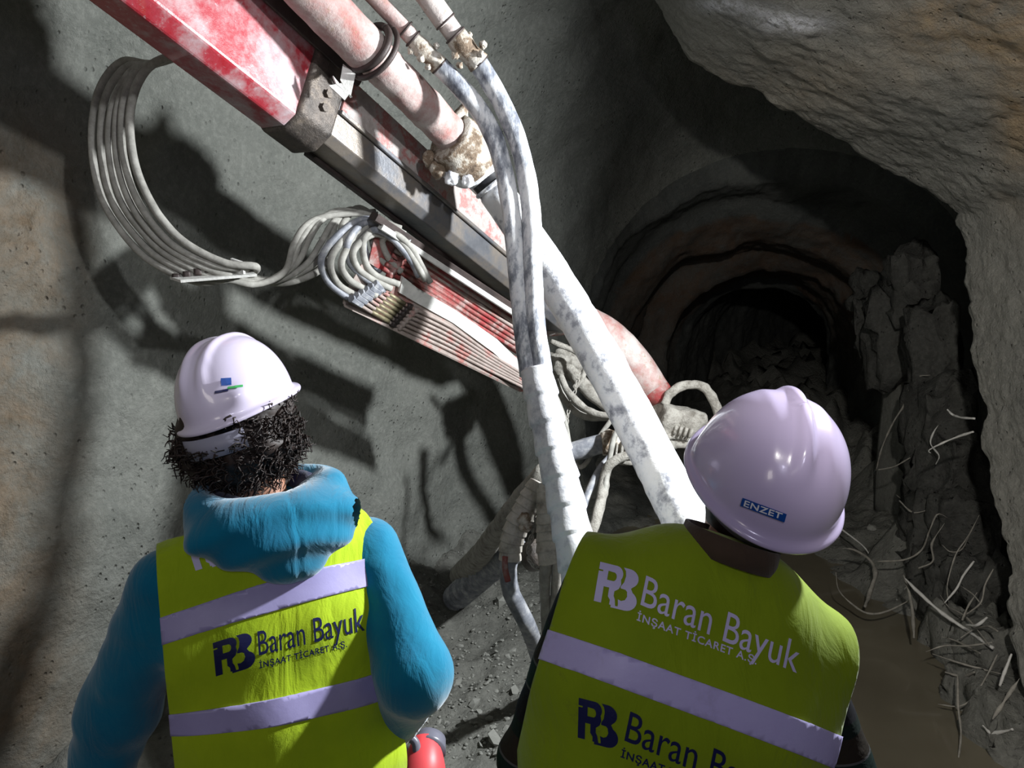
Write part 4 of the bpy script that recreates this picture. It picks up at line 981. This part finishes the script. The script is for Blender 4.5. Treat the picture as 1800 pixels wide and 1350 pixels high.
hp = thing('hose_clamp_plate', P(360, 480, 2.33), 'pale angled clamp plate gripping the lower end of the six looped hoses', 'bracket')
V, Fc = slab_geo(PL([(299, 491, 2.31), (318, 497, 2.27), (452, 486, 2.36), (428, 473, 2.42)]), .008); mesh_obj('base_plate', V, Fc, M['edge'], hp, smooth=False)
V, Fc = slab_geo(PL([(405, 454, 2.34), (426, 461, 2.33), (428, 482, 2.34), (407, 476, 2.35)]), .010); mesh_obj('end_tab', V, Fc, M['edge'], hp, smooth=False)
for k in range(6):
    V, Fc = block_geo(P(310+19*k, 487-4.6*k, 2.315+.005*k), (.011, .014, .010), k, .05, (0, 0, .3), 2); mesh_obj('hose_saddle', V, Fc, M['dark'], hp)

# pipe tray under the beam
ty = thing('pipe_tray', P(912, 690, 3.45), 'long dusty sheet-metal tray of hydraulic lines hanging under the inner beam', 'tray')
def TP(a, b, da=2.62, db=3.40):
    """a along the tray (0 left .. 1 right), b across (0 lower edge .. 1 under the beam)"""
    lo_ = (605+307*a, 535+150*a); hi_ = (640+300*a, 378+192*a); return P(lo_[0]+(hi_[0]-lo_[0])*b, lo_[1]+(hi_[1]-lo_[1])*b, da+(db-da)*a-.10*b)
back_n = unit((TP(1, 0)-TP(0, 0)).cross(TP(0, 1)-TP(0, 0))); back_n = back_n if back_n.dot(CAM-TP(.5, .5)) > 0 else -back_n
def tslab(name, quad, th, mat, lift=0.0, pz=ty):
    V, Fc = slab_geo([TP(*q)+back_n*lift for q in quad], th); return mesh_obj(name, V, Fc, mat, pz, smooth=False)
tslab('lower_pan', [(0, 0), (1, 0), (1.04, .10), (1.02, .42), (.05, .50), (.0, .12)], .006, M['plate'], -.012)
tslab('upper_pan', [(.10, .55), (1.0, .45), (1.0, .92), (.10, .96)], .006, M['dred'], -.03)
tslab('pan_edge', [(0, -.01), (1.0, -.01), (1.03, .03), (.02, .035)], .012, M['plate'], -.004)
def rail(name, a0, b0, a1, b1, wd, hgt, mat, lift):
    V, Fc = sweep_geo(TP(a0, b0)+back_n*lift, TP(a1, b1)+back_n*lift, chamf(wd, hgt, min(wd, hgt)*.3), up=back_n, n=3); return mesh_obj(name, V, Fc, mat, ty, smooth=False)
# bright bent rail in the middle and the rail along the beam
mid = [TP(.24, .52)+back_n*.035, TP(.33, .50)+back_n*.035, TP(.55, .50)+back_n*.035, TP(.80, .42)+back_n*.03, TP(1.02, .24)+back_n*.02]
V = []; 
for i, p in enumerate(mid):
    wd_ = (.030, .026, .026, .030, .028)[i]; dirn = unit(TP(.5, 1)-TP(.5, 0)); V += [p-dirn*wd_, p+dirn*wd_, p+dirn*wd_-back_n*.012, p-dirn*wd_-back_n*.012]
Fc = [(4*i+j, 4*i+(j+1) % 4, 4*i+4+(j+1) % 4, 4*i+4+j) for i in range(4) for j in range(4)]+[(3, 2, 1, 0), (16, 17, 18, 19)]
mesh_obj('middle_rail', V, Fc, M['edge'], ty, smooth=False)
rail('top_rail', .08, .99, 1.03, .96, .010, .012, M['edge'], .02); rail('top_rail', .05, 1.05, 1.03, 1.03, .014, .02, M['dark'], .0)
for k in range(6):   # lower steel lines
    b = .06+.055*k; lf = back_n*.034; pts = [TP(.02+.02*k, b+.03)+lf, TP(.16, b+.0)+lf, TP(.30, b)+lf, TP(.55, b+.02)+lf, TP(.80, b*.75+.03)+lf, TP(1.03, b*.55+.04+.015*(k % 2))+lf]
    tube('steel_line', pts, .0068, M['plate'], ty, n=40, sides=8)
    pts = [TP(.12+.014*k, b+.012)+lf, TP(.22+.012*k, b+.002)+lf]; tube('brass_tube', pts, .0085, M['brass'], ty, n=4, sides=8)
    V, Fc = block_geo(TP(.245+.012*k, b+.0)+lf, (.012, .014, .010), k, .05, (0, .4, -.3), 2); mesh_obj('line_clamp', V, Fc, M['dark'], ty)
    V, Fc = block_geo(TP(.285+.012*k, b+.0)+lf, (.010, .012, .010), k, .05, (0, .4, -.3), 2); mesh_obj('line_clamp', V, Fc, M['plate'], ty)
    V, Fc = tube_geo([TP(.0+.02*k, b+.045)+lf, TP(.06+.02*k, b+.03)+lf], [.014, .012], n=3, sides=6); mesh_obj('hose_nut', V, Fc, M['hosed'], ty, smooth=False)
for k in range(6):   # upper red lines
    b = .56+.065*k; pts = [TP(.16+.01*k, b+.02)+back_n*.0, TP(.5, b+.0)+back_n*.0, TP(.99, b-.04)+back_n*.0]
    tube('red_line', pts, .0085, M['dred'] if k < 4 else M['plate'], ty, n=20, sides=8)
    for a in (.20, .93):
        V, Fc = block_geo(TP(a+.012*k, b-.02*(a > .5))+back_n*.004, (.012, .012, .012), 7+k, .05, (0, .4, -.3), 2); mesh_obj('line_clamp', V, Fc, M['dred'], ty)
# flexible hoses looping from the upper pan to the lower lines
LP2 = [[(690, 398), (640, 385), (600, 408), (566, 450), (572, 488), (600, 516), (632, 532)], [(705, 402), (650, 386), (610, 415), (582, 455), (590, 492), (612, 512), (645, 526)],
       [(712, 412), (662, 390), (622, 420), (600, 462), (612, 490), (635, 505), (662, 520)], [(720, 424), (680, 402), (640, 392), (612, 425), (614, 460), (640, 488), (672, 512)],
       [(724, 440), (690, 420), (655, 412), (622, 440), (628, 470), (655, 492), (688, 508)], [(726, 452), (700, 428), (668, 402), (640, 420), (642, 460), (662, 485), (702, 500)],
       [(736, 486), (722, 458), (690, 420), (660, 404), (640, 420), (646, 452), (668, 478)], [(748, 492), (735, 470), (706, 425), (676, 404), (655, 415), (664, 450), (690, 474)],
       [(756, 496), (742, 470), (720, 432), (690, 410), (672, 425), (684, 455), (705, 478)]]
for k, l in enumerate(LP2):
    z = 2.52+.012*k
    o = tube('short_hose', [P(x, y, z+.12*abs(i-3)/3) for i, (x, y) in enumerate(l)], .0118, M['hosed'] if k % 3 == 0 else M['hose'], None, n=44, sides=10, rough=.0005)
    tag(o, ['outermost', 'second from outside', 'third from outside', 'fourth from outside', 'middle', 'fourth from inside', 'third from inside', 'second from inside', 'innermost'][k]+' of nine short hoses looping at the pipe tray end', 'hose', 'short hoses at the tray end')

# nozzle head, hanging hoses and chains below the boom
def hosething(name, pts, r, mat, label, **k):
    o = tube(name, PL(pts), r, mat, None, **k); return tag(o, label, 'hose')
hosething('arched_hose', [(1168, 712, 3.72), (1180, 690, 3.72), (1208, 676, 3.72), (1238, 682, 3.7), (1256, 706, 3.7), (1266, 735, 3.7)], .024, M['crust'], 'short crusted hose arching above the cement-caked motor', n=40, sides=12, rough=.006)
hosething('thin_hose', [(968, 600, 3.7), (1010, 618, 3.7), (1028, 640, 3.7), (1022, 668, 3.7), (1008, 682, 3.7)], .013, M['crust'], 'thin caked hose curving down from the beam end to the chain', n=30, sides=10, rough=.002)
hosething('sagging_hose', [(985, 660, 3.6), (1000, 690, 3.55), (1028, 718, 3.5), (1060, 730, 3.45), (1100, 728, 3.4)], .016, M['crust'], 'upper crusted hose sagging between taped bundle and white pipe', n=40, sides=12, rough=.003)
hosething('sagging_hose', [(980, 668, 3.65), (992, 702, 3.6), (1022, 730, 3.55), (1062, 734, 3.5), (1105, 730, 3.45)], .016, M['hose'], 'lower pale hose sagging between taped bundle and white pipe', n=40, sides=12, rough=.002)
hosething('looped_cable', [(975, 690, 3.5), (992, 735, 3.45), (1003, 790, 3.4), (1015, 820, 3.4), (1032, 812, 3.4), (1052, 770, 3.4), (1075, 738, 3.4)], .0105, M['hose'], 'thin pale cable hanging in a narrow loop beside the taped bundle', n=44, sides=10, rough=.001)
hosething('curved_hose', [(1078, 798, 3.3), (1052, 830, 3.25), (1030, 880, 3.2), (1022, 930, 3.1), (1028, 990, 3.0)], .018, M['hosed'], 'bluish hose curving down left of the grey one below the joint', n=40, sides=12, rough=.002)
hosething('curved_hose', [(1135, 805, 3.2), (1100, 802, 3.2), (1072, 816, 3.2), (1062, 850, 3.2), (1052, 900, 3.1), (1038, 940, 3.05), (1020, 975, 3.0)], .021, M['crust'], 'thick grey crusted hose hanging from joint down behind right worker', n=50, sides=12, rough=.004)
hosething('thin_hose', [(1092, 742, 3.25), (1078, 775, 3.22), (1068, 830, 3.2), (1060, 880, 3.15)], .012, M['hose'], 'thin straight hose hanging in front of the thick grey crusted one', n=30, sides=10, rough=.001)
nz_ = thing('nozzle_joint', P(1075, 800, 3.3), 'cement-caked hose joint with bluish hose stub, under the white pipe', 'joint')
tube('hose_stub', PL([(955, 812, 3.4), (1000, 796, 3.38), (1040, 784, 3.36), (1072, 778, 3.34)]), [.030, .042, .044, .040], M['hosed'], nz_, n=20, sides=20, rough=.004)
V, Fc = tube_geo(PL([(1058, 782, 3.32), (1078, 780, 3.32), (1092, 780, 3.32)]), [.048, .055, .046], n=8, sides=18, rough=.012); mesh_obj('coupling', V, Fc, M['rust'], nz_)
V, Fc = block_geo(P(1100, 790, 3.35), (.05, .06, .055), 5, .22, (0, .2, .4), 6); mesh_obj('housing', V, Fc, M['crust'], nz_)
for k in range(3):
    V, Fc = block_geo(P(1082+k*10, 798-k*4, 3.28), (.005, .02, .045), 9+k, .1, (0, .1, 0), 3); mesh_obj('rib', V, Fc, M['crust'], nz_)
tube('link_arm', PL([(1180, 778, 3.72), (1140, 790, 3.6), (1100, 792, 3.38)]), [.04, .035, .04], M['crust'], boom, n=16, sides=12, rough=.006)
tube('carrier_arm', PL([(995, 640, 3.86), (1050, 700, 3.8), (1120, 745, 3.78), (1180, 755, 3.75)]), [.04, .035, .035, .04], M['crust'], boom, n=24, sides=12, rough=.006)
# chains
lm = bpy.data.meshes.new('link'); V, Fc = tube_geo([(.010*cos(a)*.75, 0, .017*sin(a)) for a in np.linspace(0, 2*pi, 9)], .0032, n=9, sides=4, straight=True); lm.from_pydata([tuple(v) for v in V], [], Fc); lm.materials.append(M['crust'])
def chain(pts, label, n):
    C = spline(PL(pts), n); T, N, B = frames(C); t = thing('chain', Vector(C[-1]), label, 'chain')
    for i in range(n):
        o = bpy.data.objects.new('link', lm); COL.objects.link(o); o.parent = t; o.location = Vector(C[i])-t.location
        z = Vector(T[i]); x = Vector(N[i]) if i % 2 else Vector(B[i]); y = z.cross(x); o.rotation_euler = Matrix((x, y, z)).transposed().to_euler()
L_ = (Vector(P(1022, 660, 3.6))-P(995, 760, 3.5)).length
chain([(1018, 662, 3.62), (1010, 690, 3.6), (1000, 720, 3.55), (994, 762, 3.5)], 'pale chain hanging from the thin hose beside the taped bundle', 12)
chain([(950, 870, 2.55), (946, 900, 2.55), (938, 930, 2.55), (930, 965, 2.55), (934, 990, 2.5), (950, 1000, 2.5)], 'pale chain hanging between the two taped hose ends near the ground', 16)
# crusted pipe slanting to the ground and taped hose ends
pp = tube('crusted_pipe', PL([(962, 822, 2.75), (925, 862, 2.8), (880, 925, 3.1), (845, 975, 3.6), (812, 1012, 4.3)]), [.030, .040, .050, .060, .070], M['crust'], None, n=50, sides=20, rough=.003); tag(pp, 'thick cement-speckled pipe slanting down left from the taped bundle towards the ground', 'pipe')
rh = thing('ribbed_hose', P(800, 1060, 3.45), 'dark ribbed hose lying in shadow on the ground left of the right worker', 'hose')
tube('ribbed_cover', PL([(905, 965, 3.4), (870, 990, 3.7), (835, 1020, 4.0), (800, 1052, 4.3)]), [.06, .07, .072, .07], M['hosed'], rh, n=150, sides=20, radf=lambda t: 1+.07*sin(t*110))
th = thing('taped_hose_end', P(915, 1090, 2.6), 'curved hose with dirty tape rings, red stripe and brown bolt, left of the chain', 'hose')
tube('taped_cover', PL([(948, 848, 2.6), (930, 885, 2.6), (908, 925, 2.6), (898, 960, 2.6), (897, 985, 2.6)]), [.034, .042, .042, .040, .036], M['wrapd'], th, n=120, sides=20, radf=wrap_rad(9, .13), rough=.002)
tube('black_hose', PL([(897, 975, 2.6), (893, 1005, 2.6), (898, 1040, 2.6), (915, 1075, 2.65), (935, 1120, 2.75)])+[F(962, 1215, .03)], .030, M['hosed'], th, n=30, sides=16, rough=.001)
tube('red_stripe', PL([(888, 978, 2.565), (888, 1000, 2.565), (893, 1022, 2.565)]), .010, M['dred'], th, n=10, sides=8)
V, Fc = lump_geo(P(922, 912, 2.53), (.020, .018, .022), 3, .3, 2, 3); mesh_obj('bolt', V, Fc, M['rust'], th)
V, Fc = lump_geo(P(924, 926, 2.54), (.022, .018, .018), 5, .3, 2, 3); mesh_obj('bolt', V, Fc, M['rust'], th)
th = thing('taped_hose_end', P(965, 1100, 2.5), 'hose widening downwards under dirty tape rings, hanging right of the chain', 'hose')
tube('taped_cover', PL([(954, 850, 2.52), (958, 890, 2.5), (964, 930, 2.5), (968, 970, 2.48), (972, 985, 2.48)]), [.020, .026, .036, .044, .046], M['wrapd'], th, n=120, sides=20, radf=wrap_rad(8, .10), rough=.002)
tube('hose_leg', PL([(964, 975, 2.48), (958, 1010, 2.5), (958, 1060, 2.55), (960, 1120, 2.6)]), [.022, .018, .016, .016], M['hose'], th, n=20, sides=12, rough=.001)
tube('hose_leg', PL([(982, 975, 2.48), (980, 1010, 2.5), (975, 1060, 2.55), (970, 1120, 2.6)]), [.022, .018, .016, .016], M['wrapd'], th, n=20, sides=12, rough=.001)
V, Fc = tube_geo(PL([(935, 978, 2.75), (955, 972, 2.7)]), .055, n=4, sides=24); o = mesh_obj('steel_drum', V, Fc, M['collar'], None); tag(o, 'small round dark steel housing behind the chain', 'housing')

# ------------------------------------------------------------ wires and rods sticking out of the broken right wall
random.seed(9)
def wire(pts, r, mat, label=None, group=None, n=30):
    C = [(x+random.uniform(-1.5, 1.5), y+random.uniform(-1.5, 1.5), d) for x, y, d in pts]
    o = tube('bent_wire', PL(C), [r*.35, r*.8, r, r, r*.9, r*.55], mat, None, n=n, sides=6, rough=r*.45); tag(o, label or 'thin bent wire', 'wire', group or (None if label else 'wires at the base of the right wall'))
wire([(1665, 720, 3.9), (1676, 728, 3.9), (1692, 734, 3.8), (1712, 737, 3.7)], .006, M['wirew'], 'upper of two bright wires poking left from the right wall edge')
wire([(1636, 796, 3.9), (1634, 792, 3.9), (1652, 781, 3.85), (1680, 770, 3.8), (1712, 760, 3.7)], .0065, M['wirew'], 'lower of two bright wires, hooked at its tip, poking from the wall edge')
wire([(1635, 658, 4.6), (1612, 662, 4.7), (1600, 680, 4.75), (1592, 710, 4.8), (1568, 745, 4.9), (1550, 790, 5.0), (1541, 828, 5.1)], .006, M['wire'], 'long thin wire curving down in front of the concrete pillar')
wire([(1470, 1005, 4.2), (1475, 1035, 4.2), (1495, 1062, 4.2), (1525, 1078, 4.1), (1560, 1075, 4.1), (1600, 1055, 4.1)], .006, M['wire'], 'thin wire arching in a wide bow over the pool')
wire([(1588, 1012, 4.1), (1600, 1050, 4.0), (1606, 1090, 3.9), (1608, 1122, 3.85)], .008, M['wire'], 'short straight rod standing in the pool near the wires')
wire([(1470, 965, 4.6), (1500, 965, 4.6), (1530, 985, 4.6), (1538, 1010, 4.5), (1528, 1045, 4.4), (1520, 1065, 4.3)], .012, M['wire'], 'thick bent branch-like rod rising from the pool edge')
wire([(1590, 1014, 4.0), (1612, 1040, 3.9), (1655, 1075, 3.8), (1700, 1110, 3.7), (1745, 1138, 3.5)], .009, M['wirew'], 'long pale rod slanting down right across the tangle')
W_ = [[(1668, 912, 4.2), (1650, 905, 4.2), (1636, 930, 4.2), (1620, 965, 4.3), (1590, 985, 4.3), (1540, 988, 4.4)], [(1660, 920, 4.2), (1638, 955, 4.2), (1640, 985, 4.1), (1615, 1000, 4.1)],
      [(1722, 905, 3.8), (1700, 945, 3.9), (1680, 975, 3.9), (1665, 1030, 3.9), (1668, 1060, 3.9)], [(1655, 958, 4.0), (1672, 970, 3.95), (1692, 965, 3.9), (1705, 935, 3.8)], [(1712, 985, 3.8), (1695, 1010, 3.8), (1680, 1035, 3.8), (1660, 1060, 3.8)],
      [(1652, 1045, 3.9), (1668, 1068, 3.85), (1700, 1085, 3.7), (1740, 1135, 3.5)], [(1690, 1030, 3.8), (1712, 1045, 3.7), (1726, 1062, 3.65)], [(1718, 1040, 3.7), (1702, 1065, 3.7), (1692, 1090, 3.7)],
      [(1628, 1145, 3.6), (1660, 1135, 3.6), (1700, 1135, 3.5), (1745, 1130, 3.4)], [(1640, 1150, 3.6), (1680, 1162, 3.5), (1720, 1175, 3.45), (1760, 1185, 3.35)], [(1690, 1120, 3.6), (1712, 1105, 3.6), (1735, 1100, 3.5), (1755, 1110, 3.4)],
      [(1650, 1238, 3.4), (1685, 1242, 3.35), (1710, 1225, 3.35), (1735, 1185, 3.35), (1755, 1150, 3.4)], [(1684, 1185, 3.4), (1685, 1240, 3.3), (1688, 1290, 3.2), (1684, 1345, 3.1)], [(1660, 1180, 3.5), (1690, 1188, 3.5), (1712, 1180, 3.4)],
      [(1792, 1192, 3.1), (1765, 1235, 3.1), (1745, 1265, 3.1)], [(1728, 1275, 3.15), (1745, 1290, 3.15), (1780, 1282, 3.05)], [(1778, 1150, 3.2), (1768, 1180, 3.2), (1758, 1205, 3.2)], [(1640, 895, 4.4), (1605, 902, 4.5), (1580, 880, 4.6)],
      [(1645, 870, 4.5), (1630, 890, 4.5), (1600, 885, 4.6)], [(1652, 745, 4.5), (1640, 760, 4.5), (1636, 780, 4.5), (1650, 800, 4.4), (1646, 815, 4.4)], [(1600, 805, 4.7), (1570, 820, 4.8), (1545, 825, 4.9)], [(1745, 1000, 3.6), (1730, 1030, 3.6), (1725, 1060, 3.55), (1700, 1080, 3.6)],
      [(1735, 1085, 3.5), (1718, 1098, 3.5), (1700, 1100, 3.6)], [(1575, 870, 4.9), (1600, 885, 4.8), (1625, 870, 4.7)], [(1440, 900, 5.2), (1480, 930, 5.1), (1520, 960, 5.0), (1535, 990, 4.9)], [(1655, 1120, 3.7), (1680, 1128, 3.7), (1725, 1150, 3.5)]]
ORD = ['', 'second ', 'third ', 'fourth ', 'fifth ', 'sixth ', 'seventh ', 'eighth ', 'ninth ', 'tenth ', 'eleventh ', 'twelfth ', 'thirteenth ', 'fourteenth ', 'fifteenth ', 'sixteenth ', 'seventeenth ', 'eighteenth ', 'nineteenth ', 'twentieth ']
W_.sort(key=lambda l: sum(q[1] for q in l)/len(l))
def wlabel(k, l):
    n = len(W_); xm = sum(q[0] for q in l)/len(l); sh = 'long' if len(l) > 4 else 'short'
    pos = ORD[k]+'topmost' if k < 13 else ORD[n-1-k]+'lowest'
    return '%s bent wire in the tangle by the broken right wall, %s of the tangle' % (sh, pos)
for k, l in enumerate(W_): wire(l, random.choice((.004, .005, .006, .008)), M['wire'] if k % 5 else M['wirew'], wlabel(k, l), 'wires at the base of the right wall')
